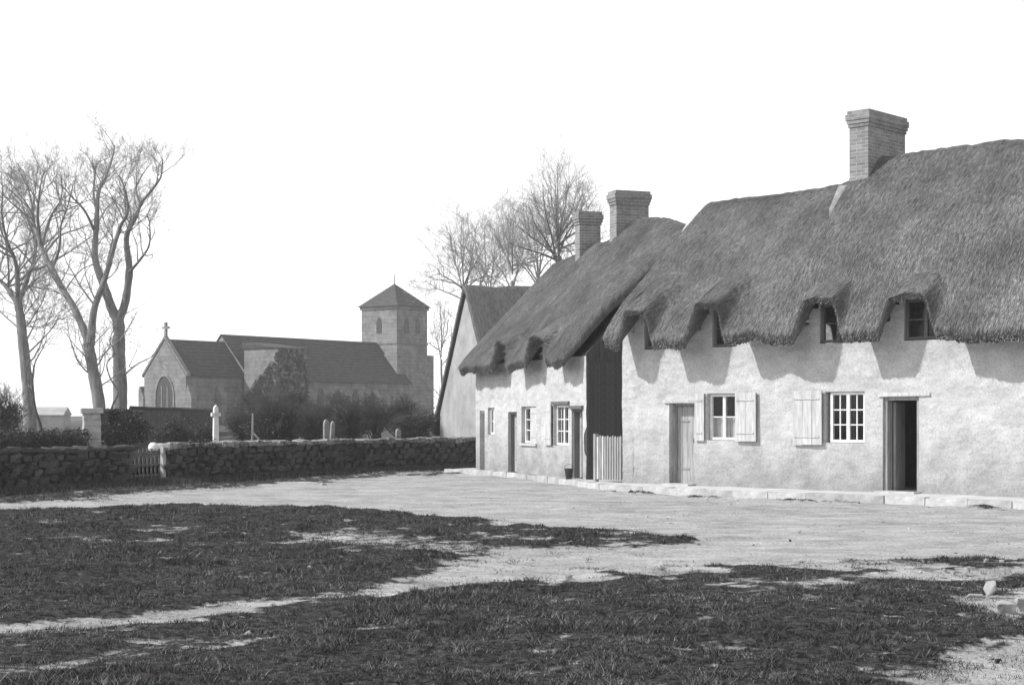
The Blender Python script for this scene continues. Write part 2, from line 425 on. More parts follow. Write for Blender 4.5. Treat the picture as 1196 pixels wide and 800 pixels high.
def bare_field(x, y):
    P = np.stack([x.ravel(), y.ravel()], 1)
    wob = n2(P[:, 0], P[:, 1], 0.9, 3) * 0.26 + n2(P[:, 0], P[:, 1], 3.2, 5, 3) * 0.20
    yy = np.clip(P[:, 1] / 18.0, 0.5, 2.5)
    def soft(poly, w): return sstep(-w, w, sdf(P, poly) + wob * yy)
    grass = np.maximum.reduce([soft(ISLAND, 0.42), soft(FRONT, 0.40), soft(VERGE, 0.5) * 0.75, soft(GUTTER, 0.16) * 1.0 * sstep(-0.5, 0.2, n2(P[:, 0], P[:, 1], 0.7, 77))])
    bald = np.maximum.reduce([soft(BALD1, 0.7) * 0.50, soft(BALD2, 0.4) * 0.8, soft(BALD3, 0.4) * 0.5, soft(BALD4, 0.25) * 0.7, soft(BALD5, 0.2) * 0.36])
    patch = sstep(0.35, 1.0, n2(P[:, 0], P[:, 1], 0.9, 11)) * 0.42 + sstep(0.15, 0.8, n2(P[:, 0], P[:, 1], 5.0, 12)) * 0.40
    # the thin tail of the island, worn into tufts
    tail = sstep(-1.5, 1.0, P[:, 0]) * sstep(15, 17, P[:, 1]) * sstep(-0.5, 0.6, n2(P[:, 0], P[:, 1], 1.6, 15)) * 0.75
    bare = 1 - np.clip(grass - bald - patch * (P[:, 1] < 60) - tail, 0, 1)
    # the path is half grown over
    bare = bare - 0.24 * soft(PATHZONE, 0.3) * sstep(-0.55, 0.5, n2(P[:, 0], P[:, 1], 2.6, 91)) * (1 - sstep(1.0, 3.0, P[:, 0]))
    return np.clip(bare, 0, 1).reshape(x.shape)

def ground_h(x, y, bare):
    h = GZ + (1 - bare) * 0.055
    h = h + (1 - bare) * (n2(x, y, 0.55, 21, 2) * 0.035 + n2(x, y, 2.2, 23, 2) * 0.026 + n2(x, y, 6.0, 27, 2) * 0.010)
    h = h + bare * (n2(x, y, 0.5, 31, 2) * 0.014 + n2(x, y, 4, 33, 3) * 0.010 + n2(x * 0.25 + y * 0.1, y * 1.0, 2.4, 35, 2) * 0.016)
    return h

gx = np.arange(-19, 19.01, 0.09); gy = np.arange(5.5, 58.01, 0.10)
GX, GY = np.meshgrid(gx, gy)
BARE = bare_field(GX, GY)
GH = ground_h(GX, GY, BARE)
nx_, ny_ = len(gx), len(gy)
GV = np.stack([GX.ravel(), GY.ravel(), GH.ravel()], 1)
ii = (np.arange(ny_ - 1)[:, None] * nx_ + np.arange(nx_ - 1)[None, :])
GF = np.stack([ii, ii + 1, ii + 1 + nx_, ii + nx_], -1).reshape(-1, 4)
fb = BARE.ravel()[GF].mean(1); fy = GV[GF, 1].mean(1); fx = GV[GF, 0].mean(1)
inpath = sdf(np.stack([fx, fy], 1), PATHZONE) > 0
cls = np.where(fb > 0.55, np.where(inpath, 2, 1), 0)
for c, nm in ((0, 'village_green'), (1, 'dirt_road'), (2, 'footpath')):
    F = GF[cls == c]
    u, inv = np.unique(F, return_inverse=True)
    o = mesh_np(nm, GV[u], inv.reshape(-1, 4), M['ground'], smooth=True)
    a = o.data.attributes.new('bare', 'FLOAT', 'POINT'); a.data.foreach_set('value', BARE.ravel()[u].astype(np.float32))
    tag(o, {0: 'rough dark turf of the village green', 1: 'pale dirt road curving past the cottages', 2: 'pale trodden path across the green'}[c], kind='structure')

# the land out to the horizon
lx = np.array([-3000, -900, -300, -120, -60, -30, 0, 30, 60, 120, 300, 900, 3000.0]); ly = np.array([-400, -60, 0, 5, 30, 60, 90, 140, 250, 500, 1200, 3500.0])
LX, LY = np.meshgrid(lx, ly)
LV = np.stack([LX.ravel(), LY.ravel(), np.full(LX.size, GZ - 0.12)], 1)
ii = (np.arange(len(ly) - 1)[:, None] * len(lx) + np.arange(len(lx) - 1)[None, :])
tag(mesh_np('ground', LV, np.stack([ii, ii + 1, ii + 1 + len(lx), ii + len(lx)], -1).reshape(-1, 4), M['field']), 'open grassland around the village', kind='structure')

# line of the boundary wall: the churchyard lies behind it, a little higher
WALL_L = [np.array(p) for p in [(-14.6, 25.6), (-12.6, 30.2), (-10.79, 34.3), (-9.03, 38.2)]]
WALL_R = [np.array(p) for p in [(-8.36, 39.43), (-6.6, 43.0), (-4.83, 46.35), (-2.9, 49.1), (-0.95, 51.7)]]
def yard_h(x, y):
    d = np.clip((y - 36) / 40.0, 0, 1)
    return 0.36 + 0.35 * d + n2(x, y, 0.35, 41, 3) * 0.07
edge = WALL_L + WALL_R
ey = np.array([p[1] for p in edge]); ex = np.array([p[0] for p in edge])
ys = np.concatenate([np.arange(25.6, 60, 0.35), np.arange(60, 120, 2.0), np.arange(120, 261, 10)])
cols = 46
YV = []
for y in ys:
    xr = np.interp(y, ey, ex) - 0.22 if y < ey[-1] else ex[-1] - 0.22 + (y - ey[-1]) * 0.15 + max(0, y - 75) * 0.6
    xl = -22 - (y - 25) * 0.75
    t = np.linspace(0, 1, cols)
    x = xr + (xl - xr) * t
    YV.append(np.stack([x, np.full(cols, y), yard_h(x, np.full(cols, y))], 1))
YV = np.concatenate(YV)
ii = (np.arange(len(ys) - 1)[:, None] * cols + np.arange(cols - 1)[None, :])
tag(mesh_np('churchyard', YV, np.stack([ii, ii + cols, ii + 1 + cols, ii + 1], -1).reshape(-1, 4), M['field'], smooth=True), 'rough grass of the churchyard behind the wall', kind='structure')

# footway in front of the cottages, with a pale kerb
PAVE = np.array([on_ground(x, y, 0.0) for x, y in [(520, 547.5), (560, 549.0), (600, 552.2), (650, 558), (700, 565.0), (760, 569.0), (800, 571.0), (900, 575.0), (1000, 578.5), (1100, 582.3), (1196, 586.0), (1330, 591.0), (1500, 597.5)]])
def resample(P, step):
    seg = np.hypot(*np.diff(P, axis=0).T); c = np.concatenate([[0], np.cumsum(seg)])
    t = np.arange(0, c[-1], step)
    return np.stack([np.interp(t, c, P[:, 0]), np.interp(t, c, P[:, 1])], 1)
PK = resample(PAVE, 0.25)
PK += np.stack([vnoise(np.stack([PK[:, 0], PK[:, 1], PK[:, 0] * 0], 1), 0.8, s) * 0.04 for s in (1, 2)], 1)
tn = np.gradient(PK, axis=0); tn /= np.linalg.norm(tn, axis=1, keepdims=True)
inn = np.stack([-tn[:, 1], tn[:, 0]], 1)
rows = []
for k, off in enumerate(np.linspace(0.10, 4.0, 16)):
    q = PK + inn * off
    z = 0.0 - 0.004 + n2(q[:, 0], q[:, 1], 1.2, 8, 3) * 0.012
    rows.append(np.concatenate([q, z[:, None]], 1))
rows = np.array(rows); nr, nc = rows.shape[:2]
ii = (np.arange(nr - 1)[:, None] * nc + np.arange(nc - 1)[None, :])
footway = mesh_np('pavement', rows.reshape(-1, 3), np.stack([ii, ii + 1, ii + 1 + nc, ii + nc], -1).reshape(-1, 4), M['pave'], smooth=True)
tag(footway, 'pale raised footway along the cottage fronts', kind='structure')
KS = resample(PAVE, 0.85)
for a, b in zip(KS[:-1], KS[1:]):
    L_ = np.hypot(*(b - a)); ang = math.atan2(b[1] - a[1], b[0] - a[0])
    k = MB(); w0 = random.uniform(-0.012, 0.012); h0 = random.uniform(-0.012, 0.012)
    k.box(0.002, L_ - 0.002, -0.02 + w0, 0.16 + w0, -0.30, 0.006 + h0, 0.010)
    k.build('kerb_stone', M['kerb'], footway, (a[0], a[1], 0), ang)

# ------------------------------------------------------------------ cottages
def sheet_wall(x0, x1, ztop, opens, depth, seed, y=0.0, step=0.11, amp=0.022, z0=-0.35):
    """uneven wall face with openings and reveals; ztop(x) gives the top"""
    zmax = max(ztop(x) for x in np.linspace(x0, x1, 200))
    xs = sorted(set(np.round(np.concatenate([np.arange(x0, x1, step), [x1], [o[0] for o in opens], [o[1] for o in opens]]), 4)))
    zs = sorted(set(np.round(np.concatenate([np.arange(z0, zmax, step), [zmax], [o[2] for o in opens], [o[3] for o in opens]]), 4)))
    X, Z = np.meshgrid(xs, zs)
    dist = np.full(X.shape, 1.0)
    for o in opens:
        dx = np.maximum(np.maximum(o[0] - X, X - o[1]), 0); dz_ = np.maximum(np.maximum(o[2] - Z, Z - o[3]), 0)
        dist = np.minimum(dist, np.hypot(dx, dz_))
    D = n2(X, Z, 1.1, seed, 2) * amp + n2(X, Z, 5, seed + 3, 2) * amp * 0.35
    Yv = y + D * np.clip(dist / 0.25, 0, 1)
    V = np.stack([X.ravel(), Yv.ravel(), Z.ravel()], 1)
    nx = len(xs); F = []
    for j in range(len(zs) - 1):
        for i in range(nx - 1):
            cx_, cz = (xs[i] + xs[i + 1]) / 2, (zs[j] + zs[j + 1]) / 2
            if cz > ztop(cx_): continue
            if any(o[0] < cx_ < o[1] and o[2] < cz < o[3] for o in opens): continue
            a = j * nx + i; F.append((a, a + 1, a + 1 + nx, a + nx))
    m = MB(); m.add(V.tolist(), F)
    for a, b, c, d in opens:
        y1 = y + depth
        m.poly([(a, y, c), (a, y1, c), (a, y1, d), (a, y, d)]); m.poly([(b, y, c), (b, y, d), (b, y1, d), (b, y1, c)])
        m.poly([(a, y, d), (a, y1, d), (b, y1, d), (b, y, d)]); m.poly([(a, y, c), (b, y, c), (b, y1, c), (a, y1, c)])
    return m

def window(parent, x0, x1, z0, z1, y, cols=2, rows=3, lights=2, fw=0.055, mat_='white', curtain=0.0, label=None):
    """casement: outer frame with mullion, a pane in each light, glazing bars"""
    f = MB()
    f.box(x0, x0 + fw, y, y + 0.07, z0, z1); f.box(x1 - fw, x1, y, y + 0.07, z0, z1)
    f.box(x0 + fw, x1 - fw, y, y + 0.07, z0, z0 + fw); f.box(x0 + fw, x1 - fw, y, y + 0.07, z1 - fw, z1)
    ix0, ix1, iz0, iz1 = x0 + fw, x1 - fw, z0 + fw, z1 - fw
    lw = (ix1 - ix0) / lights
    for k in range(1, lights): f.box(ix0 + k * lw - 0.035, ix0 + k * lw + 0.035, y + 0.003, y + 0.067, iz0, iz1)
    w = f.build('window', M[mat_], parent)
    if label: w['label'] = label
    for k in range(lights):
        a = ix0 + k * lw + (0.035 if k else 0); b = ix0 + (k + 1) * lw - (0.035 if k < lights - 1 else 0)
        cpl = cols // lights
        for i in range(1, cpl):
            xx = a + (b - a) * i / cpl; MB().box(xx - 0.011, xx + 0.011, y + 0.02, y + 0.05, iz0, iz1).build('glazing_bar', M[mat_], w)
        for j in range(1, rows):
            zz = iz0 + (iz1 - iz0) * j / rows; MB().box(a, b, y + 0.022, y + 0.048, zz - 0.012, zz + 0.012).build('glazing_bar', M[mat_], w)
        for i in range(cpl):
            for j in range(rows):
                xa, xb = a + (b - a) * i / cpl, a + (b - a) * (i + 1) / cpl; za, zb = iz0 + (iz1 - iz0) * j / rows, iz0 + (iz1 - iz0) * (j + 1) / rows
                t = random.uniform(-0.006, 0.006)
                MB().poly([(xa, y + 0.036 + t, za), (xb, y + 0.036 - t, za), (xb, y + 0.036 - t, zb), (xa, y + 0.036 + t, zb)]).build('pane', M['glass'], w)
    if curtain:
        n = 40; c = MB(); xs = np.linspace(x0 + 0.02, x1 - 0.02, n)
        ys_ = y + 0.13 + 0.018 * np.sin(xs * 55) + 0.01 * np.sin(xs * 23)
        V = [(x, q, z0 + 0.01) for x, q in zip(xs, ys_)] + [(x, q, z0 + (z1 - z0) * curtain) for x, q in zip(xs, ys_)]
        c.add(V, [(i, i + 1, i + 1 + n, i + n) for i in range(n - 1)])
        c.build('curtain', M['curtain'], w)
    return w

def shutter(parent, x0, x1, z0, z1, y, boards=3, tilt=0.0, mat_='wood_pale', label=None):
    b = MB(); b.box(x0 + 0.008, x1 - 0.008, y + 0.030, y + 0.040, z0 + 0.01, z1 - 0.01)
    s = b.build('shutter', M['wood_dark'], parent)
    for zz in (z0 + 0.17, z1 - 0.17): MB().box(x0 + 0.03, x1 - 0.06, y - 0.014, y - 0.006, zz - 0.014, zz + 0.014).build('strap_hinge', M['wood_pale'], s)
    for zz in (z0 + 0.14, z1 - 0.20): MB().box(x0 + 0.02, x1 - 0.02, y + 0.041, y + 0.055, zz, zz + 0.07).build('ledge', M[mat_], s)
    if label: s['label'] = label
    w = (x1 - x0) / boards
    for i in range(boards):
        t = random.uniform(-0.004, 0.004); e = random.uniform(-0.008, 0.008)
        MB().box(x0 + i * w + 0.005, x0 + (i + 1) * w - 0.005, y + t, y + 0.024 + t, z0 + e, z1 + e).build('board', M[mat_], s)
    return s

def door(parent, x0, x1, z0, z1, y, planks=4, frame='wood_grey', leaf='wood_grey', fw=0.07, fy=0.0, leaf_on=True, label=None):
    f = MB()
    f.box(x0, x0 + fw, fy, y + 0.05, z0, z1); f.box(x1 - fw, x1, fy, y + 0.05, z0, z1); f.box(x0 + fw, x1 - fw, fy + 0.003, y + 0.047, z1 - fw, z1)
    f.build('door_frame', M[frame], parent)
    if not leaf_on: return None
    d = MB(); d.box(x0 + fw + 0.004, x1 - fw - 0.004, y + 0.032, y + 0.045, z0 + 0.02, z1 - fw - 0.008)
    dd = d.build('door', M['wood_dark'], parent)
    for zz in (z0 + 0.35, z1 - 0.4): MB().box(x0 + fw + 0.01, x0 + fw + 0.34, y - 0.015, y - 0.006, zz - 0.015, zz + 0.015).build('strap_hinge', M['wood_grey'], dd)
    if label: dd['label'] = label
    w = (x1 - x0 - 2 * fw) / planks
    for i in range(planks):
        t = random.uniform(-0.004, 0.004)
        MB().box(x0 + fw + i * w + 0.005, x0 + fw + (i + 1) * w - 0.005, y + t, y + 0.026 + t, z0 + 0.02, z1 - fw - 0.008).build('plank', M[leaf], dd)
    MB().box(x1 - fw - 0.10, x1 - fw - 0.06, y - 0.035, y - 0.004, z0 + 0.92, z0 + 1.02).build('latch', M['iron'], dd)
    return dd

def chimney(parent, x0, x1, y0, y1, z0, z1, label, fillet=True):
    m = MB()
    m.box(x0, x1, y0, y1, z0, z1 - 0.36)
    c = m.build('chimney', M['brick'], parent); c['label'] = label
    k = MB()
    for i, (o, a, b) in enumerate([(0.022, 0.36, 0.285), (0.045, 0.285, 0.21), (0.065, 0.21, 0.08), (0.035, 0.08, 0.0)]):
        k.box(x0 - o, x1 + o, y0 - o, y1 + o, z1 - a + 0.001, z1 - b - 0.001)
    k.build('chimney_cap', M['brick'], c)
    MB().box(x0 + 0.1, x1 - 0.1, y0 + 0.12, y1 - 0.12, z1 - 0.02, z1 + 0.004).build('flue', M['iron'], c)
    return c

def thatch(parent, name, S0, S1, dr, ov, ze, zr, thick=0.36, notches=(), step=None, ns=260, nf=64, seed=0, back_ov=0.4,
           left_hip=0.0, right_ext=0.0, straw=20000, lip=0.02, brow_z=4.3, brow_d=-0.33, wave=0.05, rough=1.0, label=None):
    """thick straw roof: x runs along the eave, y (d) into the house. notches are openings where the straw sweeps up over a window"""
    def slope(s): return (zr(s) - ze) / (dr + ov)
    def nm(s):
        m = np.zeros_like(s)
        for a, b in notches: m = np.maximum(m, sstep(a - 0.14, a + 0.16, s) * (1 - sstep(b - 0.16, b + 0.14, s)))
        return m
    def front(s):                       # how far the eave reaches out
        return -ov + (ov + brow_d) * nm(s) + vnoise(np.stack([s, s * 0, s * 0], 1), 2.2, seed) * 0.05 * rough
    def top(s, d):
        k = slope(s); u = d - dr
        base = zr(s) + 0.10 - k * np.sqrt(u * u + 0.13 ** 2)
        # the straw curls down a little at the eave
        base = base - 0.10 * np.exp(-(d + ov) / 0.22) * (d < dr)
        if step:
            for (s_, h_, w_) in step: base = base + h_ * sstep(s_ - w_, s_ + w_, s + 0.10 * vnoise(np.stack([d, s * 0, s * 0], 1), 1.3, 5)) * sstep(-0.5, 0.6, d)
        m = nm(s)
        br = np.full_like(s, -9.0)
        for a, b in notches:
            c, hw = (a + b) / 2, (b - a) / 2
            t = np.clip(1 - ((s - c) / (hw + 0.30)) ** 2, 0, 1)
            br = np.maximum(br, np.where((t > 0) & (d < dr - 0.4), brow_z - 0.26 + 0.28 * t + 0.62 * (d - brow_d), -9))
        brow = np.maximum(base, br)
        # soft shoulder beside each opening
        sh = np.zeros_like(s)
        for a, b in notches: sh = np.maximum(sh, sstep(a - 0.5, a + 0.05, s) * (1 - sstep(b - 0.05, b + 0.5, s)))
        w = np.where(d > 0.0, np.maximum(sh, m), m)
        z = base * (1 - w) + brow * w
        P = np.stack([s, d, z * 0], 1)
        z = z + rough * (fbm(P * [1, 0.45, 1], 0.8, seed + 2, 2) * 0.055 + fbm(P * [1, 0.22, 1], 7.0, seed + 6, 2) * 0.014)
        return z
    s = np.linspace(S0, S1, ns)
    wv = vnoise(np.stack([s, s * 0, s * 0], 1), 1.0, seed + 9) * wave * 0.6
    # rows: front eave -> ridge -> back eave
    tf = np.linspace(0, 1, nf); tb = np.linspace(0, 1, 14)[1:]
    T, Bm = [], []
    fr = front(s)
    for r in range(nf + len(tb)):
        if r < nf: d = fr + (dr - fr) * tf[r]
        else: d = np.full_like(s, dr + (dr + back_ov) * tb[r - nf])
        w = 1 - np.abs(d - dr) / (dr + ov); w = np.clip(w, 0, 1)
        # verge lines lean in towards the ridge
        ss = S0 + left_hip * w ** 2 + (s - S0) / (S1 - S0) * ((S1 + right_ext * w) - (S0 + left_hip * w ** 2))
        z = top(ss, d)
        if r < 6: z = z + wv * (1 - r / 6)
        T.append(np.stack([ss, d, z], 1))
        th = thick * (0.62 + 0.38 * np.clip((d - fr) / 0.5, 0, 1)) * (1 - 0.5 * nm(ss) * (d < 0.4)) if r < nf else np.full_like(s, thick)
        inset = 0.07 * np.exp(-(d - fr) / 0.12) if r < nf else 0
        Bm.append(np.stack([ss, d + inset, z - th], 1))
    T, Bm = np.array(T), np.array(Bm)
    nr = len(T)
    # ragged cut of the eave
    Bm[0, :, 2] += rng.normal(0, 0.012, ns) + vnoise(np.stack([s, s * 0, s * 0], 1), 7, seed) * 0.02
    V = np.concatenate([T.reshape(-1, 3), Bm.reshape(-1, 3)])
    ii = (np.arange(nr - 1)[:, None] * ns + np.arange(ns - 1)[None, :])
    q = np.stack([ii, ii + 1, ii + 1 + ns, ii + ns], -1).reshape(-1, 4)
    off = nr * ns
    def strip(idx): a, b = idx[:-1], idx[1:]; return np.stack([a, a + off, b + off, b], -1)
    rim = np.concatenate([strip(np.arange(ns)), strip((np.arange(ns) + (nr - 1) * ns)[::-1]), strip((np.arange(nr) * ns)[::-1]), strip(np.arange(nr) * ns + ns - 1)])
    roof = mesh_np(name, V, np.concatenate([q, q[:, ::-1] + off, rim]), M['thatch'], parent, smooth=True)
    if label: roof['label'] = label
    # loose straw lying down the slope
    n = straw
    fi = rng.random(n) ** 1.0 * (nf - 3); si = rng.random(n) * (ns - 2)
    f0, s0 = fi.astype(int), si.astype(int); ff, sf = (fi - f0)[:, None], (si - s0)[:, None]
    P = (T[f0, s0] * (1 - ff) * (1 - sf) + T[f0 + 1, s0] * ff * (1 - sf) + T[f0, s0 + 1] * (1 - ff) * sf + T[f0 + 1, s0 + 1] * ff * sf)
    dn = T[f0, s0] - T[f0 + 1, s0]; dn /= np.linalg.norm(dn, axis=1, keepdims=True)
    al = T[f0, s0 + 1] - T[f0, s0]; al /= np.linalg.norm(al, axis=1, keepdims=True)
    nrm = np.cross(dn, al); nrm *= np.sign(nrm[:, 2:3]) + 1e-9; nrm /= np.linalg.norm(nrm, axis=1, keepdims=True) + 1e-9
    Ln = rng.uniform(0.05, 0.20, n)[:, None]; wd = rng.uniform(0.003, 0.008, n)[:, None]
    dirv = dn + al * rng.normal(0, 0.10, n)[:, None] + nrm * rng.uniform(-0.02, 0.06, n)[:, None]
    dirv /= np.linalg.norm(dirv, axis=1, keepdims=True)
    A = P + nrm * 0.004 + al * wd; Bp = P + nrm * 0.004 - al * wd; C = P + dirv * Ln + nrm * 0.006
    V = np.stack([A, Bp, C], 1).reshape(-1, 3)
    # fringe hanging from the cut eave
    ne = int(ns * 14); si = rng.random(ne) * (ns - 2); s0 = si.astype(int); sf = (si - s0)[:, None]; t = rng.random(ne)[:, None]
    E0 = T[0, s0] * (1 - sf) + T[0, s0 + 1] * sf; E1 = Bm[0, s0] * (1 - sf) + Bm[0, s0 + 1] * sf
    P = E0 * (1 - t) + E1 * t
    C = P + np.stack([rng.normal(0, 0.02, ne), rng.uniform(-0.035, 0.0, ne), rng.uniform(-0.05, 0.0, ne)], 1)
    w_ = np.array([0.008, 0, 0])
    V2 = np.stack([P - w_, P + w_, C], 1).reshape(-1, 3)
    V = np.concatenate([V, V2])
    st = mesh_np('straw', V, np.arange(len(V)).reshape(-1, 3), M['straw'], roof)
    st['kind'] = 'stuff'
    cen = V.reshape(-1, 3, 3).mean(1)
    tn_ = (0.045 + 0.225 * rng.random(len(cen)) ** 1.4) * (1 + 0.34 * fbm(cen, 1.4, seed + 30, 4))
    ta = st.data.attributes.new('tone', 'FLOAT', 'FACE'); ta.data.foreach_set('value', np.clip(tn_, 0.02, 0.3).astype(np.float32))
    return roof

def shell(parent, L, D, zw, front_mb, matw, gable_r=None, right_mat=None, ridge=6.2, x0=0.0, dr=None):
    """side, back and inner faces that close the house"""
    dr = dr or D / 2
    w = front_mb.build('wall', M[matw], parent)
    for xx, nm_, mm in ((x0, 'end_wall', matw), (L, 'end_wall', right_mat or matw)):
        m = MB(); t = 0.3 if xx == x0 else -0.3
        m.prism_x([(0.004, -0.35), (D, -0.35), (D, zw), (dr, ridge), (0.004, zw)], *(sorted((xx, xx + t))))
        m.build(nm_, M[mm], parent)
    MB().box(x0 + 0.3, L - 0.3, D - 0.3, D, -0.35, zw + 0.5).build('back_wall', M[matw], parent)
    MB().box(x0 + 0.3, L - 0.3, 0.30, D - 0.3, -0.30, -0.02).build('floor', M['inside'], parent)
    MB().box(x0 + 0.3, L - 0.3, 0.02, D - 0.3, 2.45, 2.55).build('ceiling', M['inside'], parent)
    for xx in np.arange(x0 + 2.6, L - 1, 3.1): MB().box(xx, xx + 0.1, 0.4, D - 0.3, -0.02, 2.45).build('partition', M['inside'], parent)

# ---- near cottage row
A = empty('thatched_cottage', (2.508, 36.938, 0), math.atan2(-0.68119, 0.73211))
tag(A, 'long limewashed thatched cottage with open dark doorway and tall brick chimney', 'cottage')
NA = [(0.55, 1.28), (2.42, 3.18), (5.12, 6.05), (7.05, 8.06), (10.6, 11.6)]
LA, DA = 13.5, 5.2
opA = [(1.33, 2.02, -0.01, 1.80), (2.36, 3.12, 0.99, 2.00), (5.33, 6.25, 0.97, 2.01), (6.66, 7.46, -0.01, 1.90)]
opAd = [(a + 0.08, b - 0.04, 3.0, 3.82) for a, b in NA]
def topA(x):
    return 4.02 if any(a + 0.02 < x < b - 0.02 for a, b in NA) else (3.74 if any(a - 0.2 < x < b + 0.2 for a, b in NA) else 3.40)
shell(A, LA, DA, 3.4, sheet_wall(0, LA, topA, opA + opAd, 0.24, 3), 'wash', ridge=6.3, dr=2.6)
zrA = lambda s: 6.46 + 0.075 * np.minimum(s, 4.4) + 0.005 * np.maximum(np.asarray(s) - 5.0, 0) + 0.04 * np.sin(np.asarray(s) * 0.9 + 1)
thatch(A, 'thatch_roof', 0.0, LA + 0.2, 2.6, 0.72, 3.22, zrA, thick=0.40, brow_z=3.90, brow_d=-0.68, notches=NA, step=[(4.55, 0.38, 0.13)], ns=460, nf=84, seed=4, left_hip=0.65, straw=170000, label='mossy weathered thatch with eyebrow openings')
for a, b in NA: window(A, a + 0.10, b - 0.06, 3.02, 3.80, 0.06, cols=2, rows=2, lights=2, fw=0.05, mat_='wood_mid')
door(A, 1.33, 2.02, 0.0, 1.80, 0.22, planks=4, frame='wood_grey', leaf='wood_door', fw=0.06, fy=0.13, label='pale boarded door, shut')
MB().box(1.20, 2.08, -0.05, 0.0, 1.80, 1.86, 0.006).build('lintel', M['wood_pale'], A)
window(A, 2.37, 3.11, 1.0, 1.99, 0.10, cols=2, rows=2, lights=2, curtain=0.48, label='two-light casement with white curtain below')
shutter(A, 3.14, 3.68, 0.98, 2.02, -0.075, 2, label='pale shutter folded back right of the casement')
shutter(A, 2.06, 2.32, 0.98, 2.02, -0.06, 1, label='narrow pale shutter left of the casement')
window(A, 5.42, 6.24, 0.98, 2.0, 0.06, cols=4, rows=3, lights=2, label='white casement of small panes')
shutter(A, 4.60, 5.30, 0.92, 2.04, -0.085, 3, label='pale boarded shutter folded back against the wall')
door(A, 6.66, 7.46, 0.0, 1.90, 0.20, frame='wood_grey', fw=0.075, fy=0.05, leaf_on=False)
MB().box(6.58, 7.70, -0.03, 0.02, 1.91, 1.98, 0.015).build('lintel', M['wood_pale'], A)
# the leaf of the open door, swung inwards
dl = MB().box(0, 0.035, 0, 0.62, 0.03, 1.80)
lf = dl.build('door', M['wood_grey'], A, (6.75, 0.26, 0)); lf.rotation_euler = (0, 0, math.radians(12)); lf['label'] = 'grey door leaf standing open inwards'
for i in range(4): MB().box(0.036, 0.05, 0.01 + i * 0.152, 0.155 + i * 0.152, 0.04, 1.79).build('plank', M['wood_grey'], lf)
for x0, x1 in ((1.30, 2.05), (6.62, 7.50)): MB().box(x0, x1, -0.28, 0.10, -0.1, 0.035, 0.008).build('door_step', M['kerb'], A)
chimney(A, 4.69, 5.15, 2.0, 3.57, 4.6, 8.10, 'tall oblong brick stack with corbelled cap')
fl = MB().prism_x([(1.62, 5.3), (1.62, 5.98), (1.99, 6.52), (1.99, 5.3)], 4.42, 4.80); fl.build('mortar_fillet', M['mortar'], A)

# ---- second cottage
B = empty('thatched_cottage', (-1.02, 46.143, 0), math.atan2(-0.93523, 0.35405))
tag(B, 'smaller limewashed thatched cottage with two brick chimneys beside the picket gate', 'cottage')
NB = [(2.75, 3.75), (5.25, 6.35)]
LB, DB = 7.89, 5.0
opB = [(0.12, 0.72, -0.01, 1.66), (0.98, 1.52, 0.99, 1.74), (2.58, 3.24, -0.01, 1.62), (3.58, 4.62, 0.80, 1.76), (5.82, 6.80, 0.78, 1.79), (6.98, 7.66, -0.01, 1.68)]
opBd = [(a + 0.08, b - 0.12, 2.78, 3.42) for a, b in NB]
def topB(x): return 3.58 if any(a + 0.02 < x < b - 0.02 for a, b in NB) else (3.28 if any(a - 0.2 < x < b + 0.2 for a, b in NB) else 3.0)
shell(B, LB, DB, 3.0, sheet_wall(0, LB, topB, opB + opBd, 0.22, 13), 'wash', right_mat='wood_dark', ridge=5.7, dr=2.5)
zrB = lambda s: 5.98 + 0.06 * np.minimum(s, 6.0) - 0.16 * np.maximum(np.asarray(s) - 6.0, 0) + 0.05 * np.sin(np.asarray(s) * 1.3)
thatch(B, 'thatch_roof', -0.1, 7.62, 2.5, 0.52, 2.92, zrB, thick=0.36, notches=NB, step=[(4.95, 0.16, 0.15), (2.6, 0.10, 0.15)], ns=300, nf=70, seed=14, right_ext=1.3, left_hip=0.1, straw=80000, brow_z=3.54, brow_d=-0.44, label='thatch stepped up beside each chimney')
for a, b in NB: window(B, a + 0.10, b - 0.14, 2.80, 3.40, 0.05, cols=2, rows=2, lights=2, fw=0.05, mat_='wood_grey')
door(B, 0.12, 0.72, 0, 1.66, 0.16, 3, 'wood_pale', 'wood_door', 0.06, 0.05, label='pale door nearest the boundary wall')
window(B, 0.99, 1.51, 1.0, 1.73, 0.08, cols=2, rows=2, lights=2)
door(B, 2.58, 3.24, 0, 1.62, 0.16, 3, 'wood_mid', 'wood_door', 0.06, 0.05, label='pale door in the middle of the front')
window(B, 3.59, 4.10, 0.81, 1.75, 0.10, cols=1, rows=3, lights=1, curtain=0.5)
shutter(B, 4.10, 4.60, 0.80, 1.76, 0.04, 2, label='white shutter half closing the window')
MB().box(3.54, 4.68, -0.05, 0.0, 0.74, 0.80, 0.006).build('sill', M['wood_pale'], B)
window(B, 5.83, 6.79, 0.79, 1.78, 0.08, cols=4, rows=3, lights=2)
shutter(B, 5.34, 5.80, 0.78, 1.80, -0.07, 2, label='white shutter folded back')
MB().box(5.78, 6.86, -0.06, 0.0, 1.80, 1.87, 0.006).build('lintel', M['wood_mid'], B)
door(B, 6.98, 7.66, 0, 1.68, 0.18, 3, 'wood_mid', 'wood_door', 0.07, 0.04, label='door beside the gate')
MB().box(6.92, 7.72, -0.07, 0.0, 1.69, 1.76, 0.006).build('lintel', M['wood_mid'], B)
chimney(B, 4.78, 5.21, 2.0, 2.92, 4.4, 7.34, 'wide brick stack, the taller of the two')
chimney(B, 2.49, 2.80, 2.0, 2.62, 4.4, 7.08, 'narrow dark brick stack')
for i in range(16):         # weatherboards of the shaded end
    MB().prism_x([(0.01, 0), (DB - 0.05, 0), (DB - 0.05, 0.17), (0.01, 0.17)], 0, 0.02).build('weatherboard', M['wood_dark'], B, (LB + 0.004 + (i % 2) * 0.006, 0, 0.0 + i * 0.175))

